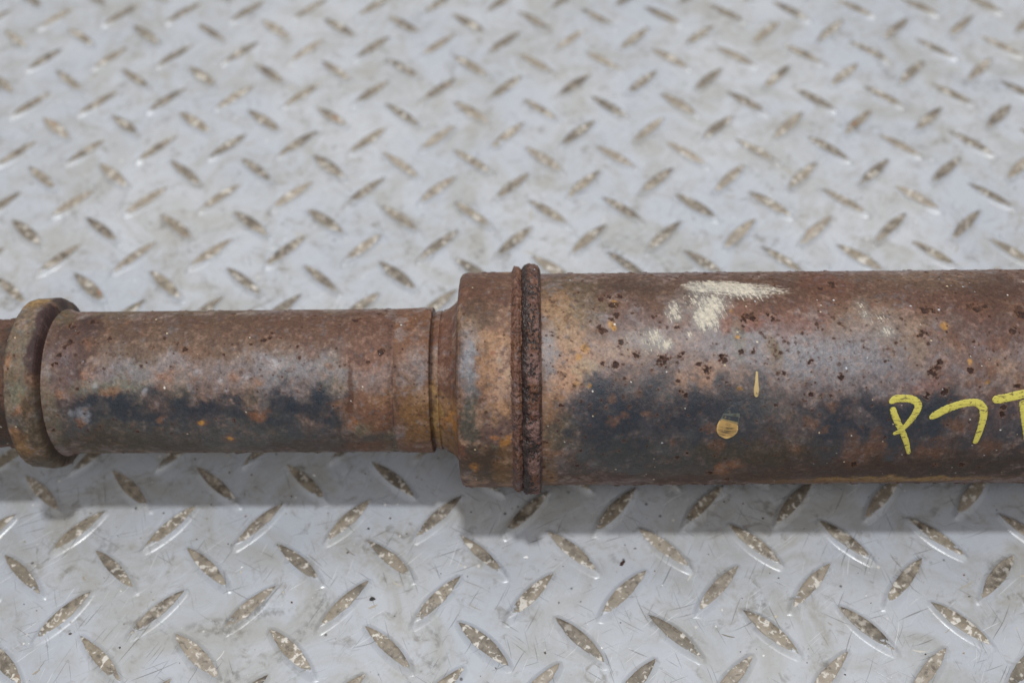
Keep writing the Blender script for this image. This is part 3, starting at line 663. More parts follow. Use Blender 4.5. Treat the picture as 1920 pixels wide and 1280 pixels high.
PITS = [
    ('big', 24.28, 65.68, 1.57, 1.0),
    ('big', 26.47, 66.21, 1.74, 1.0),
    ('big', 28.07, 62.48, 1.57, 1.0),
    ('big', 30.1, 66.73, 1.39, 1.0),
    ('big', 29.11, 58.23, 1.39, 1.0),
    ('big', 24.1, 52.39, 1.39, 1.0),
    ('big', 23.08, 53.6, 1.04, 1.0),
    ('big', 27.09, 56.49, 1.04, 1.0),
    ('big', 49.09, 71.49, 0.7, 1.0),
    ('big', 48.46, 52.97, 1.22, 1.0),
    ('big', 43.58, 41.78, 2.09, 1.0),
    ('big', 43.43, 42.85, 1.04, 1.0),
    ('big', 49.4, 43.53, 1.22, 1.0),
    ('big', 72.4, 56.7, 2.26, 1.0),
    ('big', 70.89, 55.65, 1.39, 1.0),
    ('big', 74.1, 56.04, 1.22, 1.0),
    ('big', 70.52, 53.58, 0.7, 1.0),
    ('big', 80.04, 57.06, 1.39, 1.0),
    ('big', 79.23, 57.72, 0.87, 1.0),
    ('big', 63.46, 41.45, 1.57, 1.0),
    ('big', 62.63, 42.71, 1.04, 1.0),
    ('big', 57.79, 38.15, 1.57, 1.0),
    ('big', 55.22, 39.93, 1.04, 1.0),
    ('big', 69.33, 44.09, 1.04, 1.0),
    ('big', 73.39, 44.96, 0.87, 1.0),
    ('big', 83.51, 36.92, 1.22, 1.0),
    ('big', 101.72, 35.91, 1.22, 1.0),
    ('big', 91.66, 30.21, 1.04, 1.0),
    ('big', 91.79, 40.36, 1.22, 1.0),
    ('big', 48.5, 34.55, 1.04, 1.0),
    ('big', 49.89, 31.04, 1.04, 1.0),
    ('big', 50.76, 30.15, 0.87, 1.0),
    ('big', 34.71, 43.46, 1.39, 1.0),
    ('big', 30.12, 48.08, 1.22, 1.0),
    ('big', 28.17, 39.95, 1.39, 1.0),
    ('big', 23.81, 40.87, 1.22, 1.0),
    ('big', 10.06, 26.87, 0.87, 1.0),
    ('big', 131.88, 58.97, 2.09, 1.0),
    ('big', 134.04, 58.28, 1.39, 1.0),
    ('big', 128.97, 49.91, 2.09, 1.0),
    ('big', 146.84, 60.43, 1.74, 1.0),
    ('big', 149.15, 59.71, 2.09, 1.0),
    ('big', 151.25, 60.39, 1.39, 1.0),
    ('big', 162.75, 59.11, 2.43, 1.0),
    ('big', 163.27, 56.89, 2.09, 1.0),
    ('big', 165.32, 77.45, 1.22, 1.0),
    ('big', 158.57, 50.81, 1.39, 1.0),
    ('big', 145.85, 47.13, 0.87, 1.0),
    ('big', 132.81, 38.3, 1.91, 1.0),
    ('big', 131.55, 36.57, 1.57, 1.0),
    ('big', 133.94, 40.04, 1.22, 1.0),
    ('big', 135.36, 30.43, 1.39, 1.0),
    ('big', 129.5, 29.59, 1.22, 1.0),
    ('big', 143.68, 37.35, 1.22, 1.0),
    ('big', 154.55, 23.08, 1.39, 1.0),
    ('big', 154.72, 24.93, 1.04, 1.0),
    ('big', 158.66, 32.54, 1.22, 1.0),
    ('big', 103.43, 72.37, 1.74, 1.0),
    ('big', 102.57, 74.3, 1.39, 1.0),
    ('big', 98.76, 70.69, 1.22, 1.0),
    ('big', 98.67, 87.55, 1.74, 1.0),
    ('big', 104.66, 89.13, 1.22, 1.0),
    ('big', 119.81, 75.65, 1.04, 1.0),
    ('big', 78.45, 76.99, 0.87, 1.0),
    ('big', 83.2, 72.72, 1.04, 1.0),
    ('big', 52.22, 8.02, 1.04, 1.0),
    ('big', 60.8, -2.82, 1.39, 1.0),
    ('big', 67.47, -9.19, 1.57, 1.0),
    ('big', 108.75, 1.87, 1.39, 1.0),
    ('big', 136.56, 1.58, 1.04, 1.0),
    ('big', 145.52, 1.48, 1.39, 1.0),
    ('big', 83.28, 78.38, 1.04, 1.0),
    ('big', 14.85, 69.03, 0.87, 1.0),
    ('big', 16.68, 69.64, 0.7, 1.0),
    ('small', -89.52, 40.3, 1.04, 1.0),
    ('small', -88.82, 41.97, 0.87, 1.0),
    ('small', -91.19, 38.95, 1.04, 1.0),
    ('small', -85.76, 39.58, 0.7, 1.0),
    ('small', -75.48, 52.2, 0.87, 1.0),
    ('small', -60.63, 48.8, 1.57, 1.0),
    ('small', -59.07, 49.86, 1.04, 1.0),
    ('small', -50.99, 34.01, 1.22, 1.0),
    ('small', -159.44, 46.91, 1.74, 1.0),
    ('small', -152.72, 49.5, 1.57, 1.0),
    ('small', -162.51, 30.29, 1.22, 1.0),
    ('small', -160.75, 33.92, 1.04, 1.0),
    ('small', -158.38, 39.14, 1.57, 1.0),
    ('small', -159.8, 36.98, 1.22, 1.0),
    ('small', -156.43, 42.69, 1.39, 1.0),
    ('small', -95.6, 37.47, 0.87, 1.0),
    ('small', -118.27, 35.58, 1.22, 1.0),
    ('small', -144.75, 40.15, 0.87, 1.0),
    ('small', -79.38, 36.27, 0.87, 1.0),
]
SCUFFS = [
    ('big', 69.36, 71.16, 14.26, 4.21, -6, 1.25),
    ('big', 61.08, 62.11, 7.65, 10.49, -15, 0.8),
    ('big', 72.61, 68.51, 6.96, 4.37, -8, 1.0),
    ('big', 60.64, 73.88, 5.57, 3.21, -8, 1.0),
    ('big', 60.0, 60.2, 5.22, 8.22, -20, 0.9),
    ('big', 58.26, 56.62, 3.48, 3.9, 0, 1.25),
    ('big', 58.86, 69.66, 5.22, 4.6, -10, 0.7),
    ('big', 47.83, 59.17, 3.48, 5.08, 0, 0.75),
    ('big', 49.42, 56.71, 2.09, 1.73, 0, 0.8),
    ('big', 40.68, 48.75, 4.52, 5.33, 0, 0.75),
    ('big', 41.96, 49.88, 2.09, 4.24, 30, 0.8),
    ('big', 44.96, 46.47, 2.43, 1.85, 40, 0.9),
    ('big', 37.63, 47.09, 3.13, 2.6, 0, 0.5),
    ('big', 52.69, 50.18, 1.39, 1.93, 0, 0.7),
    ('big', 55.01, 63.95, 8.7, 11.36, 0, 0.35),
    ('big', 34.58, 49.95, 5.22, 3.86, 0, 0.35),
    ('big', 110.66, 60.83, 3.48, 5.3, 0, 0.45),
    ('big', 117.39, 50.78, 3.48, 2.33, 0, 0.6),
    ('big', 115.91, 55.22, 6.96, 5.49, 0, 0.3),
    ('big', 111.32, 57.4, 1.74, 2.19, 0, 0.5),
    ('big', 82.79, 70.27, 1.74, 1.99, 0, 0.6),
]
STROKES = {
    'P': [[(117.42, 26.93, 1.78), (119.13, 28.22, 2.66), (121.4, 28.47, 2.79), (123.94, 28.32, 2.79), (126.0, 27.39, 2.79), (126.85, 25.81, 2.66), (126.25, 23.68, 2.41), (124.94, 21.22, 2.16), (123.4, 18.96, 1.9), (121.61, 16.93, 1.78), (119.59, 15.74, 1.27)], [(118.38, 25.61, 2.28), (119.48, 22.64, 2.41), (121.08, 19.27, 2.41), (122.71, 16.32, 2.16), (124.41, 12.55, 2.03), (126.25, 7.3, 1.39)]],
    '7': [[(130.89, 21.45, 1.52), (132.66, 22.81, 2.79), (135.56, 24.42, 2.92), (139.24, 25.99, 2.79), (142.97, 26.88, 2.66), (145.75, 26.86, 2.79), (147.75, 25.4, 2.92), (148.35, 22.97, 2.79), (148.29, 20.21, 2.54), (147.89, 16.73, 2.28), (147.12, 11.71, 1.9)]],
    'T': [[(150.74, 27.87, 2.16), (153.0, 27.98, 3.17), (156.74, 28.73, 3.17), (160.48, 29.61, 3.17), (164.23, 30.48, 3.04), (167.98, 31.1, 2.28)], [(160.59, 27.67, 2.79), (161.46, 23.42, 2.79), (162.86, 17.8, 2.66), (164.7, 11.56, 2.28), (166.44, 6.56, 1.52)]],
}
DRIPS = [
    [(66.08, 26.06, 4.89), (66.0, 24.64, 5.5), (65.94, 23.08, 5.75), (65.59, 21.49, 6.12), (65.04, 19.59, 6.97), (64.86, 17.63, 7.09), (64.81, 14.7, 6.48)],
    [(74.11, 37.78, 0.73), (74.07, 35.57, 0.98), (74.01, 33.36, 1.35), (73.94, 31.64, 1.76), (73.97, 29.28, 1.22)],
]
FLAKES = [
    (0.0325, -0.0519),
    (-0.0021, -0.0493),
    (-0.0564, -0.0652),
]


SRGB = dict(palepeach=(172, 134, 108), palecream=(166, 146, 122), brown=(108, 84, 72), redbrown=(112, 79, 66), mauve=(128, 113, 109), plum=(102, 82, 80), greyblue=(122, 126, 134),
    dkbrown=(68, 51, 41), tan=(152, 124, 102), olive=(112, 102, 80), orangetan=(144, 112, 84), peach=(162, 134, 118),
    creamgrey=(170, 160, 140), orange=(152, 106, 76), ochrebrown=(134, 100, 62), black=(40, 47, 57), greydark=(76, 78, 80),
    greenblack=(52, 55, 54), dkolive=(74, 64, 50), dkgrey=(62, 56, 52), rust=(118, 84, 64), ochre=(160, 128, 80),
    smear=(74, 58, 50), brownlt=(134, 114, 96), redrust=(128, 78, 62), pinkrust=(142, 106, 98), sage=(122, 122, 104),
    amber=(186, 138, 70), bluewhite=(176, 178, 186), plumpit=(72, 54, 54), rustmauve=(132, 100, 86), rustbrown=(114, 80, 60),
    darkrust=(84, 56, 46), amberdim=(170, 118, 62), olivegrey=(112, 100, 86), greendark=(78, 80, 74))
PAL = {k: lin(v) for k, v in SRGB.items()}
GLOSS = dict(black=0.30, greydark=0.36, greenblack=0.36, mauve=0.36, greyblue=0.36, bluewhite=0.35, plum=0.45)
SOFT = ('black', 'greenblack', 'greyblue', 'mauve', 'greydark', 'smear', 'dkgrey')
AXIS_Z = 0.04158

def coat_and_relief(part, s, th, rad, base, seed, relief=1.0):
    """s (mm) along, th (rad) round; returns colour+roughness grid and radial relief grid (mm)"""
    R0 = rad.mean() * 1e3
    U, V = np.meshgrid(s.astype(np.float32), (th * R0).astype(np.float32), indexing='ij')
    nL = fbm(U / 17, V / 17, seed, 3); nM = fbm(U / 5, V / 5, seed + 1, 4); nS = fbm(U / 1.6, V / 1.6, seed + 2, 4, 0.6)
    nT = fbm(U / 0.7, V / 0.7, seed + 3, 3, 0.65)
    wx = (fbm(U / 6, V / 6, seed + 4, 5, 0.62) - 0.5); wy = (fbm(U / 6, V / 6, seed + 5, 5, 0.62) - 0.5)
    col = np.empty(U.shape + (3,), np.float32); col[:] = PAL[base[0]]
    rgh = np.full(U.shape, 0.52, np.float32)
    def lay(mask, c, g=None):
        nonlocal col, rgh
        col += (PAL[c] - col) * mask[..., None]
        gg = GLOSS.get(c, 0.56) if g is None else g
        rgh += (gg - rgh) * mask
    lay(smooth(0.45, 0.62, nL) * 0.7, base[1])
    lay(smooth(0.52, 0.66, nM) * 0.6, base[2])
    br = random.Random(seed * 7 + 1)
    blots = []
    for _ in range({'big': 150, 'small': 80, 'sleeve': 16, 'ring': 14}.get(part, 0)):
        r_ = br.choice((0.7, 1.0, 1.4, 2.0, 3.0))
        blots.append((part, br.uniform(max(s[0], -200), min(s[-1], 190)), math.radians(br.triangular(-38, 142, 75)) * R0, r_ * br.uniform(0.8, 1.6), r_, 0,
            br.choice(('orangetan', 'plumpit', 'greyblue', 'rust', 'ochrebrown', 'darkrust', 'tan', 'redrust', 'plum', 'olive')), br.uniform(0.22, 0.5), 0.9, 2.4))
    for (pt, u0, v0, a, b, rot, c, st, soft, warp) in blots + FEATS:
        if pt != part: continue
        m = 1.9
        ext = max(a, b) * m + 3 if rot else None
        iu = np.where(abs(s - u0) < (ext or a * m + 3))[0]; iv = np.where(abs(th * R0 - v0) < (ext or b * m + 3))[0]
        if not len(iu) or not len(iv): continue
        sl = np.s_[iu[0]:iu[-1] + 1, iv[0]:iv[-1] + 1]
        k = warp * min(2.6, 0.55 * min(a, b) + 0.5) * 1.15
        x = U[sl] - u0 + wx[sl] * k * 2.4; y = V[sl] - v0 + wy[sl] * k * 2.4
        if rot:
            cr, sr = math.cos(math.radians(rot)), math.sin(math.radians(rot))
            x, y = x * cr + y * sr, -x * sr + y * cr
        d = np.sqrt((x / a) ** 2 + (y / b) ** 2) + (nS[sl] - 0.5) * (0.25 if c in SOFT else 0.55) + (nM[sl] - 0.5) * (0.35 if c in SOFT else 0.7)
        if c in SOFT: soft = min(1.2, soft * 1.8)
        msk = smooth(1 + soft * 0.7, 1 - soft * 0.7, d) * st
        if c.startswith('pale'): msk = msk * smooth(0.36, 0.60, 0.5 * nM[sl] + 0.5 * nS[sl])
        if c == 'black': msk = msk * (0.80 + 0.20 * smooth(0.60, 0.45, nM[sl]))
        col[sl] += (PAL[c] - col[sl]) * msk[..., None]
        rgh[sl] += (GLOSS.get(c, 0.56) - rgh[sl]) * msk
    # fine mottling everywhere
    lum = col.mean(axis=2)
    bright = smooth(0.02, 0.12, lum)
    def over(mask, c):
        nonlocal col, rgh
        col += (PAL[c] - col) * mask[..., None]
    over(smooth(0.60, 0.72, nS) * 0.28 * bright, 'peach')
    over(smooth(0.63, 0.72, fbm(U / 2.3, V / 2.3, seed + 8, 4, 0.6)) * 0.34 * (0.2 + 0.8 * bright), 'rust')
    over(smooth(0.40, 0.28, nS) * 0.4 * bright, 'plumpit')
    over(smooth(0.66, 0.76, fbm(U / 2.0, V / 2.0, seed + 9, 3)) * 0.24 * bright, 'greyblue')
    col *= (1 + (nT - 0.5) * 0.45 + (nS - 0.5) * 0.25)[..., None]
    relief_mm = ((nS - 0.5) * 0.10 + (nT - 0.5) * 0.07 + (nM - 0.5) * 0.06) * relief
    # rust pits: a crater, a dark floor, a rusty rim
    pits = [q[1:] for q in PITS if q[0] == part]
    pr = random.Random(seed)
    area = (s[-1] - s[0]) * R0 * 2.6
    for _ in range(int(area * 0.034)):
        pits.append((pr.uniform(max(s[0], -200), min(s[-1], 190)), math.radians(pr.triangular(-35, 142, 80)) * R0, pr.choice((0.24, 0.28, 0.32, 0.36, 0.42, 0.5, 0.7)), pr.choice((-1, 1, 1)) * pr.uniform(0.3, 0.9)))
    for _ in range(int((s[-1] - s[0]) * 0.55)):
        pits.append((pr.uniform(max(s[0], -200), min(s[-1], 190)), math.radians(pr.choice((pr.uniform(118, 146), pr.uniform(-42, -22)))) * R0, pr.uniform(0.5, 1.1), -pr.uniform(0.5, 1.0)))
    for (u0, v0, r, dpt) in pits:
        r = r * 0.8; up = dpt < 0; dpt = abs(dpt)
        iu = np.where(abs(s - u0) < r * 2.6)[0]; iv = np.where(abs(th * R0 - v0) < r * 2.6)[0]
        if not len(iu) or not len(iv): continue
        sl = np.s_[iu[0]:iu[-1] + 1, iv[0]:iv[-1] + 1]
        d = np.hypot(U[sl] - u0, V[sl] - v0) / r + (nT[sl] - 0.5) * 1.9 + (nS[sl] - 0.5) * 2.0
        core = smooth(1.05, 0.55, d) * min(1, 0.95 * dpt); rim = smooth(2.0, 1.1, d) * 0.38 * dpt
        col[sl] += (PAL['rust'] - col[sl]) * rim[..., None]
        col[sl] += (np.array((0.022, 0.011, 0.009)) * (0.6 + 1.4 * nT[sl])[..., None] * 1.6 - col[sl]) * core[..., None]
        rgh[sl] += (0.6 - rgh[sl]) * core
        relief_mm[sl] += core * (0.5 * r if up else -min(0.35, r * 0.35)) + smooth(0.6, 1.1, d) * smooth(1.9, 1.2, d) * min(0.12, r * 0.14) * dpt
    # scuffed cream paint, dragged round the girth
    for (pt, u0, v0, a, b, rot, st) in SCUFFS:
        if pt != part: continue
        e = max(a, b) * 1.8 + 2
        iu = np.where(abs(s - u0) < e)[0]; iv = np.where(abs(th * R0 - v0) < e)[0]
        if not len(iu) or not len(iv): continue
        sl = np.s_[iu[0]:iu[-1] + 1, iv[0]:iv[-1] + 1]
        x0 = U[sl] - u0; y0 = V[sl] - v0
        cr, sr = math.cos(math.radians(rot)), math.sin(math.radians(rot))
        x, y = x0 * cr + y0 * sr, -x0 * sr + y0 * cr
        d = np.sqrt((x / a) ** 2 + (y / b) ** 2) + wx[sl] * 0.8
        if a > 3 * b: streak = fbm(x / 4.0, y / 0.32, 71, 3, 0.65)
        else: streak = fbm((x0 + 0.25 * y0) / 0.40, y0 / 2.6, 70, 3, 0.6)
        fill = streak * 0.72 + nT[sl] * 0.28 + (st - 0.62) * 0.42 - d * 0.30 + 0.06
        msk = smooth(0.47, 0.63, fill) * smooth(1.35, 0.95, d)
        haze_ = smooth(1.3, 0.3, d) * 0.50 * st
        col[sl] += (lin((150, 150, 146)) - col[sl]) * haze_[..., None]
        col[sl] += (lin((200, 190, 174)) * (0.86 + 0.28 * nT[sl])[..., None] - col[sl]) * (msk * 0.86)[..., None]
        rgh[sl] += (0.62 - rgh[sl]) * msk
        relief_mm[sl] += msk * 0.07
    # sparse bright flecks
    for _ in range(int(area * 0.0025)):
        u0 = pr.uniform(max(s[0], -200), min(s[-1], 190)); v0 = math.radians(pr.uniform(-30, 135)) * R0; r = pr.choice((0.16, 0.2, 0.26, 0.34))
        iu = np.where(abs(s - u0) < r * 2)[0]; iv = np.where(abs(th * R0 - v0) < r * 2)[0]
        if not len(iu) or not len(iv): continue
        sl = np.s_[iu[0]:iu[-1] + 1, iv[0]:iv[-1] + 1]
        d = np.hypot(U[sl] - u0, (V[sl] - v0) * pr.uniform(0.7, 1.4)) / r
        col[sl] += (lin(pr.choice(((226, 222, 214), (206, 190, 160), (200, 204, 212)))) - col[sl]) * (smooth(1.1, 0.7, d) * 0.9)[..., None]
    lum = col.mean(axis=2, keepdims=True)
    col = (lum + 1.04 * (col - lum)) * (0.90 + 0.10 * smooth(0.05, 0.3, lum))
    return np.concatenate([np.clip(col, 0.004, 1), np.clip(rgh, 0.15, 0.9)[..., None]], axis=2), relief_mm

def stations(keys, step):
    """profile keys (mm along, mm radius) -> even stations no longer than step, corners kept"""
    s, r = [keys[0][0]], [keys[0][1]]
    for (s0, r0), (s1, r1) in zip(keys, keys[1:]):
        k = max(1, int(math.ceil(math.hypot(s1 - s0, r1 - r0) / step)))
        for q in range(1, k + 1):
            s.append(s0 + (s1 - s0) * q / k); r.append(r0 + (r1 - r0) * q / k)
    return np.array(s), np.array(r)

def girth(step_deg, coarse=6.0):
    a = list(np.arange(-52, 152, step_deg))
    b = list(np.arange(152, 308, coarse))
    return np.radians(np.array(a + b))

def lathe(name, part, keys, step, step_deg, base, seed, parent, extra=None, relief=1.0, far=None):
    s, r = stations(keys, step)
    if far:                                  # plain continuation beyond the detailed stretch
        f = np.linspace(far[0], far[1], 12)
        if far[1] > far[0]: s = np.concatenate([s, f[1:]]); r = np.concatenate([r, np.full(11, r[-1])])
        else: s = np.concatenate([f[::-1][:-1], s]); r = np.concatenate([np.full(11, r[0]), r])
    th = girth(step_deg)
    # distance along the profile, so that steep faces get texture too
    rgba, rel = coat_and_relief(part, s, th, r / 1e3, base, seed, relief)
    rad = r[:, None] + rel
    if extra is not None: rad, rgba = extra(s, th, rad, rgba)
    n, m = rad.shape
    x = np.repeat(s[:, None], m, 1)
    co = np.stack([x, -rad * np.cos(th)[None], rad * np.sin(th)[None] + AXIS_Z * 1e3], axis=2).reshape(-1, 3) / 1e3
    i, j = np.meshgrid(np.arange(n - 1), np.arange(m), indexing='ij'); j2 = (j + 1) % m
    quads = np.stack([i * m + j, (i + 1) * m + j, (i + 1) * m + j2, i * m + j2], axis=2).reshape(-1, 4)[:, ::-1]
    me = mesh_from_arrays(name, co, quads)
    set_colour(me, rgba.reshape(-1, 4))
    return link(name, me, M_RUST, parent)

shaft = bpy.data.objects.new('drive_shaft', None)
COL.objects.link(shaft)
shaft.empty_display_size = 0.05
shaft['label'] = 'rusty stepped steel drive shaft lying on the tread plate'
shaft['category'] = 'drive shaft'

# --- main tube, to the right of the weld
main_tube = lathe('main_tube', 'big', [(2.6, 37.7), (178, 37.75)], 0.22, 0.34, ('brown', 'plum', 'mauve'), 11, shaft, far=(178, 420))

# --- slim tube, left of the reducer, with two shallow machined grooves
def slim_extra(s, th, rad, rgba):
    n = fbm(s[:, None] / 0.8 + 0 * th[None], 25.6 * th[None] / 0.8 + 0 * s[:, None], 91, 3)
    for c, w, d in ((-65.6, 0.5, 0.03), (-48.0, 0.6, 0.05)):
        g = np.exp(-((s - c) / w) ** 2)[:, None] * (0.5 + n)
        rad = rad - g * d
        rgba[..., :3] *= (1 - 0.30 * np.clip(g, 0, 1) * smooth(0.35, 0.6, n))[..., None]
    # ramp into the collar
    rad = rad + (np.clip((-163.0 - s) / 3.0, 0, 1) ** 2 * 0.9)[:, None]
    return rad, rgba
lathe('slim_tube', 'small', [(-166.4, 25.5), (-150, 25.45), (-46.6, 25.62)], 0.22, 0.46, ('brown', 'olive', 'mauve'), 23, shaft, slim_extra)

# --- neck of the reducer: lip, groove, flare
def neck_extra(s, th, rad, rgba):
    n = fbm(s[:, None] / 3 + 0 * th[None], 26 * th[None] / 3 + 0 * s[:, None], 97, 3)
    lip = ((s > -46) & (s < -34.4))[:, None]
    rad = rad + np.where(lip, (n - 0.46) * 0.5 * np.clip((s + 46) / 6, 0, 1)[:, None], 0)
    deep = np.exp(-((s + 33.9) / 0.45) ** 2)[:, None] * (0.6 + 0.4 * n)
    rgba[..., :3] *= (1 - 0.75 * deep)[..., None]
    return rad, rgba
lathe('reducer_neck', 'neck', [(-46.6, 25.60), (-46.4, 25.64), (-45.6, 25.68), (-36.0, 25.85), (-34.8, 26.0), (-34.45, 25.8), (-34.2, 24.4), (-33.8, 24.1), (-33.2, 24.5), (-32.6, 24.75),
    (-31.4, 24.85), (-31.1, 24.3), (-30.6, 24.75), (-29.6, 25.3), (-28.4, 26.0), (-27.2, 26.9), (-26.2, 27.9), (-25.4, 29.1), (-24.7, 30.4)],
    0.2, 0.46, ('rustbrown', 'brown', 'mauve'), 31, shaft, neck_extra)

# --- sleeve: shoulder and broad band
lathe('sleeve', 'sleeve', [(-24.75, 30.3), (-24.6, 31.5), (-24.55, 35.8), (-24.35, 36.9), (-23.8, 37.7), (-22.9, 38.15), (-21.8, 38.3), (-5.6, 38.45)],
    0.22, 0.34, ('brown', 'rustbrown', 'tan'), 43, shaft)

# --- crimped ridge and weld bead
def ridge_extra(s, th, rad, rgba):
    n = fbm(s[:, None] / 1.8 + 0 * th[None], 40 * th[None] / 1.8 + 0 * s[:, None], 101, 4)
    f = fbm(s[:, None] / 0.5 + 0 * th[None], 40 * th[None] / 0.5 + 0 * s[:, None], 102, 3)
    rad = rad + (n - 0.5) * 1.0 + (f - 0.5) * 0.6
    rgba[..., :3] *= (1 - 0.5 * smooth(0.45, 0.3, f))[..., None]
    lump = np.exp(-((th - math.radians(133)) / 0.02) ** 2)[None] * np.exp(-((s + 5.6) / 0.7) ** 2)[:, None]
    rad = rad + lump * 1.6
    return rad, rgba
lathe('crimped_ridge', 'ridge', [(-6.9, 38.0), (-6.2, 38.5), (-5.7, 39.1), (-5.2, 39.75), (-4.5, 40.1), (-3.8, 39.9), (-3.2, 39.3), (-2.5, 38.9), (-2.4, 37.0)], 0.14, 0.34,
    ('redbrown', 'plum', 'rust'), 57, shaft, ridge_extra, relief=1.2)
def bead_extra(s, th, rad, rgba):
    S = s[:, None] + 0 * th[None]; T = 41 * th[None] + 0 * s[:, None]
    n = fbm(S / 3.5, T / 3.5, 111, 4); f = fbm(S / 0.9, T / 0.9, 112, 4, 0.6); w = fbm(S / 7, T / 4, 113, 3)
    ripple = np.sin(T / 0.9 * 1.2 + 2.0 * np.cos((S - 0.3) / 1.6) + 4 * n) * 0.10
    rad = rad + (n - 0.5) * 3.0 + (f - 0.5) * 1.5 + ripple * smooth(0.4, 0.6, w) - 0.5 * smooth(0.60, 0.75, f)
    c = rgba[..., :3]
    dark = smooth(0.53, 0.43, f + 0.16 * np.clip((S - 0.5) / 3, -1, 1) + 0.5 * (n - 0.5)) * 0.9
    dark = np.maximum(dark, np.exp(-((S + 1.6 + 1.6 * (n - 0.5)) / 0.95) ** 2) * (0.7 + 0.3 * smooth(0.4, 0.6, f)))
    dark = np.maximum(dark, np.exp(-((S - 3.2) / 0.45) ** 2) * 0.9 * smooth(0.35, 0.6, n + 0.1))
    c += (lin((34, 26, 26)) - c) * dark[..., None]
    scale = smooth(0.48, 0.62, w) * (1 - dark) * 0.5
    c += (lin((140, 112, 108)) - c) * scale[..., None]
    rgba[..., 3] += (0.28 - rgba[..., 3]) * np.clip(dark, 0, 1) * 0.7
    return rad, rgba
bead_keys = [(-3.25, 37.2)] + [(0.35 + 3.5 * math.sin(a), 37.4 + 3.55 * math.cos(a) ** 0.7) for a in np.linspace(-1.5, 1.5, 19)] + [(3.95, 37.0)]
lathe('weld_bead', 'bead', bead_keys, 0.14, 0.34, ('redbrown', 'darkrust', 'rustbrown'), 61, shaft, bead_extra, relief=1.6)

# --- collar at the far left and the stub running out of the frame
def collar_extra(s, th, rad, rgba):
    n = fbm(s[:, None] / 6 + 0 * th[None], 30 * th[None] / 6 + 0 * s[:, None], 121, 3)
    f = fbm(s[:, None] / 1.2 + 0 * th[None], 30 * th[None] / 1.2 + 0 * s[:, None], 122, 3)
    rad = rad + (n - 0.5) * 0.9 * (rad > 28)
    crease = np.exp(-((s + 166.3) / 0.8) ** 2)[:, None] * (0.5 + 0.5 * smooth(0.3, 0.6, n))  # dark rust in the crease, with contact shade painted in
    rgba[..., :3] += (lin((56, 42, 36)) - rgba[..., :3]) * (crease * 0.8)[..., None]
    band = smooth(-170.6, -168.6, s)[:, None] * smooth(math.radians(38), math.radians(70), th)[None] * smooth(0.30, 0.52, 0.6 * n + 0.4 * f)
    rgba[..., :3] += (lin((54, 38, 37)) - rgba[..., :3]) * (band * 0.9)[..., None]
    g = np.exp(-((s + 178.1) / 0.6) ** 2)[:, None] * smooth(0.35, 0.6, f)
    rgba[..., :3] += (lin((58, 42, 40)) - rgba[..., :3]) * (g * 0.9)[..., None]
    return rad, rgba
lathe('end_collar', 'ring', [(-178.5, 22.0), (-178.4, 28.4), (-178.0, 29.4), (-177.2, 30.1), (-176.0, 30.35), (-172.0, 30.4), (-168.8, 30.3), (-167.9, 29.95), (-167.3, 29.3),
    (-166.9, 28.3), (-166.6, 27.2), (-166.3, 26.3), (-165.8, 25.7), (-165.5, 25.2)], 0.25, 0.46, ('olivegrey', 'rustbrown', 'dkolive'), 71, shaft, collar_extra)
lathe('stub_shaft', 'stub', [(-204, 22.9), (-178.1, 22.9)], 0.3, 0.6, ('dkbrown', 'redbrown', 'dkgrey'), 83, shaft, far=(-204, -330))

# ------------------------------------------------------------------ marks on the main tube: paint-marker letters, dried drips
def catmull(pts, n=10):
    P = [pts[0]] + list(pts) + [pts[-1]]
    out = []
    for k in range(1, len(P) - 2):
        a, b, c, d = [np.array(q, float) for q in P[k - 1:k + 3]]
        for t in np.linspace(0, 1, n, endpoint=False):
            out.append(0.5 * ((2 * b) + (c - a) * t + (2 * a - 5 * b + 4 * c - d) * t * t + (3 * b - a - 3 * c + d) * t ** 3))
    out.append(np.array(pts[-1], float))
    return np.array(out)

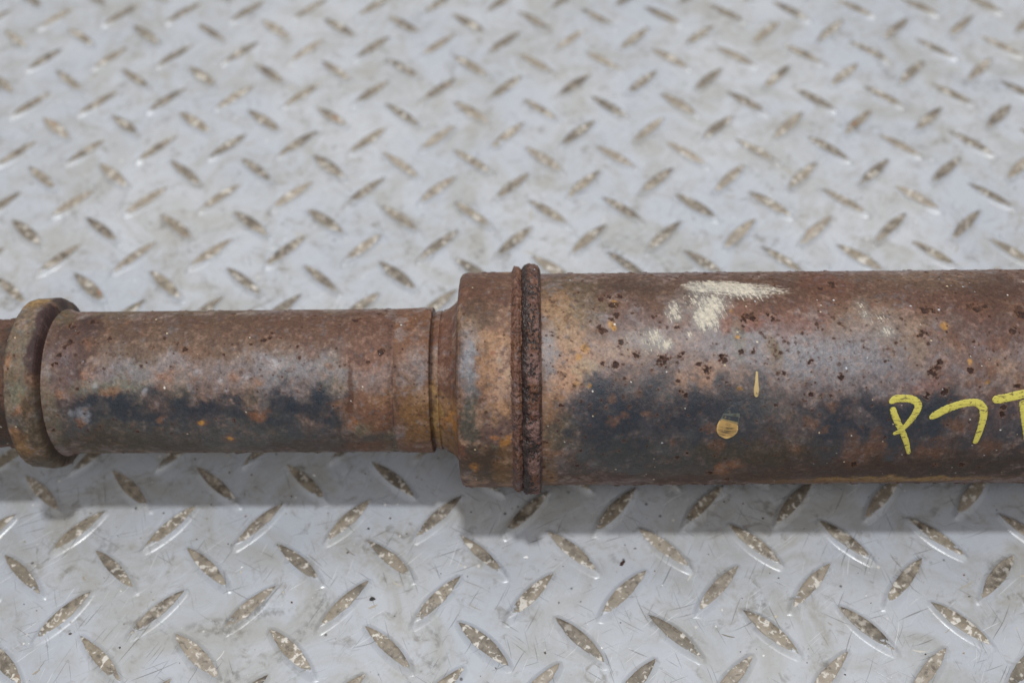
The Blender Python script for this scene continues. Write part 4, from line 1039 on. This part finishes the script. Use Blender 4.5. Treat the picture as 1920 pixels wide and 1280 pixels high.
def ribbon(pts, top, rough_edge, colour_fn, seed, R=37.75, cap=0.5):
    """a stroke of paint lying on the tube; returns verts, quads, colours"""
    c = catmull(pts)
    L = np.concatenate([[0], np.cumsum(np.hypot(np.diff(c[:, 0]), np.diff(c[:, 1])))])
    # resample evenly and round off both ends
    k = max(12, int(L[-1] / 0.22))
    q = np.linspace(0, L[-1], k)
    u, v, w = [np.interp(q, L, c[:, i]) for i in range(3)]
    tu, tv = np.gradient(u), np.gradient(v); tl = np.hypot(tu, tv); nu, nv = -tv / tl, tu / tl
    hw = w / 2
    e0, e1 = hw[0] * cap * 2, hw[-1] * cap * 2
    taper = np.sqrt(np.clip(1 - np.clip(1 - q / e0, 0, 1) ** 2, 0.02, 1)) * np.sqrt(np.clip(1 - np.clip(1 - (L[-1] - q) / e1, 0, 1) ** 2, 0.02, 1))
    hw = hw * taper
    co, col = [], []
    prof = [(-1.0, -0.03), (-0.97, 0.5), (-0.8, 0.9), (-0.4, 1), (0, 1), (0.4, 1), (0.8, 0.9), (0.97, 0.5), (1.0, -0.03)]
    for i in range(k):
        jl = 1 + rough_edge * (vnoise(np.array([q[i] / 0.5]), np.array([seed * 3.1]), 5)[0] - 0.5) * 2
        jr = 1 + rough_edge * (vnoise(np.array([q[i] / 0.5]), np.array([seed * 7.7]), 6)[0] - 0.5) * 2
        for (t, z) in prof:
            d = hw[i] * t * (jl if t < 0 else jr)
            uu, vv = u[i] + nu[i] * d, v[i] + nv[i] * d
            r = R + (top * z if z > 0 else -0.12); a = vv / 37.7
            co.append((uu / 1e3, -r * math.cos(a) / 1e3, r * math.sin(a) / 1e3 + AXIS_Z))
            col.append(colour_fn(q[i] / L[-1], t))
    m = len(prof); quads = []
    for i in range(k - 1):
        for j in range(m - 1):
            a = i * m + j
            quads.append((a, a + 1, a + 1 + m, a + m))
    return co, quads, col

def painted(name, strokes, mat, top, rough_edge, colour_fn, parent):
    co, qd, cl = [], [], []
    for k, st in enumerate(strokes):
        a, b, c = ribbon(st, top + 0.035 * k, rough_edge, colour_fn, k + len(name) + st[0][0])
        base = len(co); co += a; cl += c
        qd += [[base + i for i in q] for q in b]
    me = mesh_from_arrays(name, co, qd)
    bm = bmesh.new(); bm.from_mesh(me)
    bm.normal_update()
    s = sum((f.normal.y * -1 + f.normal.z) * f.calc_area() for f in bm.faces)
    if s < 0: bmesh.ops.reverse_faces(bm, faces=bm.faces)
    bm.to_mesh(me); bm.free()
    set_colour(me, [(*c, 1) for c in cl])
    return link(name, me, mat, parent)

YEL = lin((212, 200, 92))
STROKES = {k: [[(u, v, w * 0.92) for u, v, w in st] for st in v_] for k, v_ in STROKES.items()}
for ch, txt in (('P', 'yellow handwritten letter P'), ('7', 'yellow handwritten figure 7'), ('T', 'yellow handwritten letter T')):
    o = painted('painted_letter' if ch != '7' else 'painted_figure', STROKES[ch], M_MARK, 0.10, 0.09, lambda t, w: YEL * (1 - 0.12 * abs(w)), main_tube)
    o['label'] = txt
def big_drip(t, w):
    if t < 0.18: c = lin((48, 54, 62))
    elif t < 0.26 or (abs(w) > 0.9 and t < 0.5): c = lin((92, 95, 88))
    elif t < 0.40: c = lin((52, 58, 64))
    elif t < 0.46: c = lin((140, 122, 84))
    else:
        c = lin((182, 146, 90))
        k = math.exp(-((t - 0.73) / 0.14) ** 2 - (w / 0.62) ** 2)
        if random.Random(int(t * 400) * 31 + int(w * 40)).random() < k: c = lin((110, 90, 58))
        if abs(w) > 0.85 or t > 0.93: c = lin((212, 176, 112))
    return c
o = painted('paint_drip', [DRIPS[0]], M_DRIP, 0.35, 0.03, big_drip, main_tube); o['label'] = 'large rounded ochre drip with a grey top'
o = painted('paint_drip', [DRIPS[1]], M_DRIP, 0.20, 0.06, lambda t, w: lin((188, 162, 112)), main_tube); o['label'] = 'thin tapering ochre drip'

# ------------------------------------------------------------------ loose dirt on the plate
def chip(r, rg, flat=0.45):
    """an irregular flake: 8 rim points, top and bottom"""
    n = 8; co = []
    rr = [r * rg.uniform(0.6, 1.15) for _ in range(n)]; st = rg.uniform(0.5, 1.0)
    for z, k in ((0.0, 1.0), (r * flat * 0.7, 0.9)):
        for i in range(n):
            a = 2 * math.pi * i / n
            co.append((rr[i] * k * math.cos(a), rr[i] * k * math.sin(a) * st, z))
    co.append((rg.uniform(-.2, .2) * r, rg.uniform(-.2, .2) * r, r * flat))
    quads = [(i, (i + 1) % n, n + (i + 1) % n, n + i) for i in range(n)]
    tris = [(n + i, n + (i + 1) % n, 2 * n) for i in range(n)]
    return co, quads, tris
gr = random.Random(77)
gco, gq, gt, gc = [], [], [], []
for k in range(1300):
    y = gr.uniform(-0.11, 0.29); x = gr.uniform(-0.30, 0.30)
    r = gr.choice((0.00018, 0.00022, 0.0003, 0.0004, 0.0005)) * gr.uniform(0.7, 1.3)
    co, q_, t_ = chip(r, gr, 0.3)
    a = gr.uniform(0, 6.28); b = len(gco)
    gco += [(x + c[0] * math.cos(a) - c[1] * math.sin(a), y + c[0] * math.sin(a) + c[1] * math.cos(a), c[2] - 0.00003) for c in co]
    gq += [[b + i for i in f] for f in q_]; gt += [[b + i for i in f] for f in t_]
    c = lin(gr.choice(((222, 218, 210), (236, 234, 230), (200, 188, 166), (52, 46, 42), (70, 60, 52), (90, 80, 70), (150, 134, 112))))
    gc += [(*c, 1)] * len(co)
for k in range(260):                       # rust shed by the shaft
    x = gr.uniform(-0.22, 0.2); y = gr.gauss(-0.02, 0.022)
    r = gr.choice((0.00015, 0.0002, 0.0003, 0.00045)) * gr.uniform(0.7, 1.3)
    co, q_, t_ = chip(r, gr, 0.35); b = len(gco)
    gco += [(x + c[0], y + c[1], c[2] - 0.00003) for c in co]
    gq += [[b + i for i in f] for f in q_]; gt += [[b + i for i in f] for f in t_]
    gc += [(*lin(gr.choice(((84, 52, 38), (60, 38, 30), (112, 72, 48), (52, 44, 40)))), 1)] * len(co)
for k in range(170):                       # flat dragged smears of pale dirt and paint
    y = gr.uniform(-0.11, 0.29); x = gr.uniform(-0.30, 0.30)
    ln = gr.uniform(0.0008, 0.0034); wd = gr.uniform(0.00012, 0.00045); a = gr.choice((0.75, -0.75, 0.3, 1.3, 0.1)) + gr.uniform(-0.4, 0.4)
    n = 12; co = []
    for z, q in ((-0.00003, 1.0), (0.00004, 0.8)):
        for i in range(n):
            t = 2 * math.pi * i / n; j = gr.uniform(0.55, 1.3)
            co.append((ln * math.cos(t) * (0.85 + 0.3 * j * 0.5), wd * math.sin(t) * j + 0.12 * ln * math.cos(t) ** 2, z))
    b = len(gco)
    gco += [(x + c[0] * math.cos(a) - c[1] * math.sin(a), y + c[0] * math.sin(a) + c[1] * math.cos(a), c[2]) for c in co]
    gq += [[b + i, b + (i + 1) % n, b + n + (i + 1) % n, b + n + i] for i in range(n)]
    gco.append((x, y, 0.00004)); gt += [[b + n + i, b + n + (i + 1) % n, b + 2 * n] for i in range(n)]
    c = lin(gr.choice(((214, 212, 208), (200, 196, 188), (172, 162, 146), (158, 148, 134), (186, 178, 164), (128, 120, 110))))
    gc += [(*c, 1)] * (2 * n + 1)
me = mesh_from_arrays('grit', gco, gq, gt, False); set_colour(me, gc)
o = link('grit', me, M_GRIT); o['kind'] = 'stuff'; o['label'] = 'fine pale and dark grit scattered over the plate'

def flake(name, x, y, r, rgb, label, cat, stretch=1.0, ang=0.0):
    co, q_, t_ = chip(r, gr, 0.4)
    co = [(c[0], c[1] * stretch, c[2]) for c in co]
    me = mesh_from_arrays(name, co, q_, t_, False); set_colour(me, [(*lin(rgb), 1)] * len(co))
    o = link(name, me, M_GRIT); o.location = (x, y, 0.0001); o.rotation_euler = (0, 0, ang)
    o['label'] = label; o['category'] = cat
flake('rust_flake', *FLAKES[0], 0.0016, (62, 36, 28), 'dark red-brown rust flake on the plate below the thick tube', 'rust flake', 0.8, 1.0)
flake('paint_chip', *FLAKES[1], 0.0010, (240, 240, 238), 'small round white paint chip on the plate below the weld bead', 'paint chip')
flake('dirt_crumb', *FLAKES[2], 0.0012, (48, 42, 38), 'small black dirt crumb between lugs below the slim tube', 'dirt crumb', 0.8, 0.4)
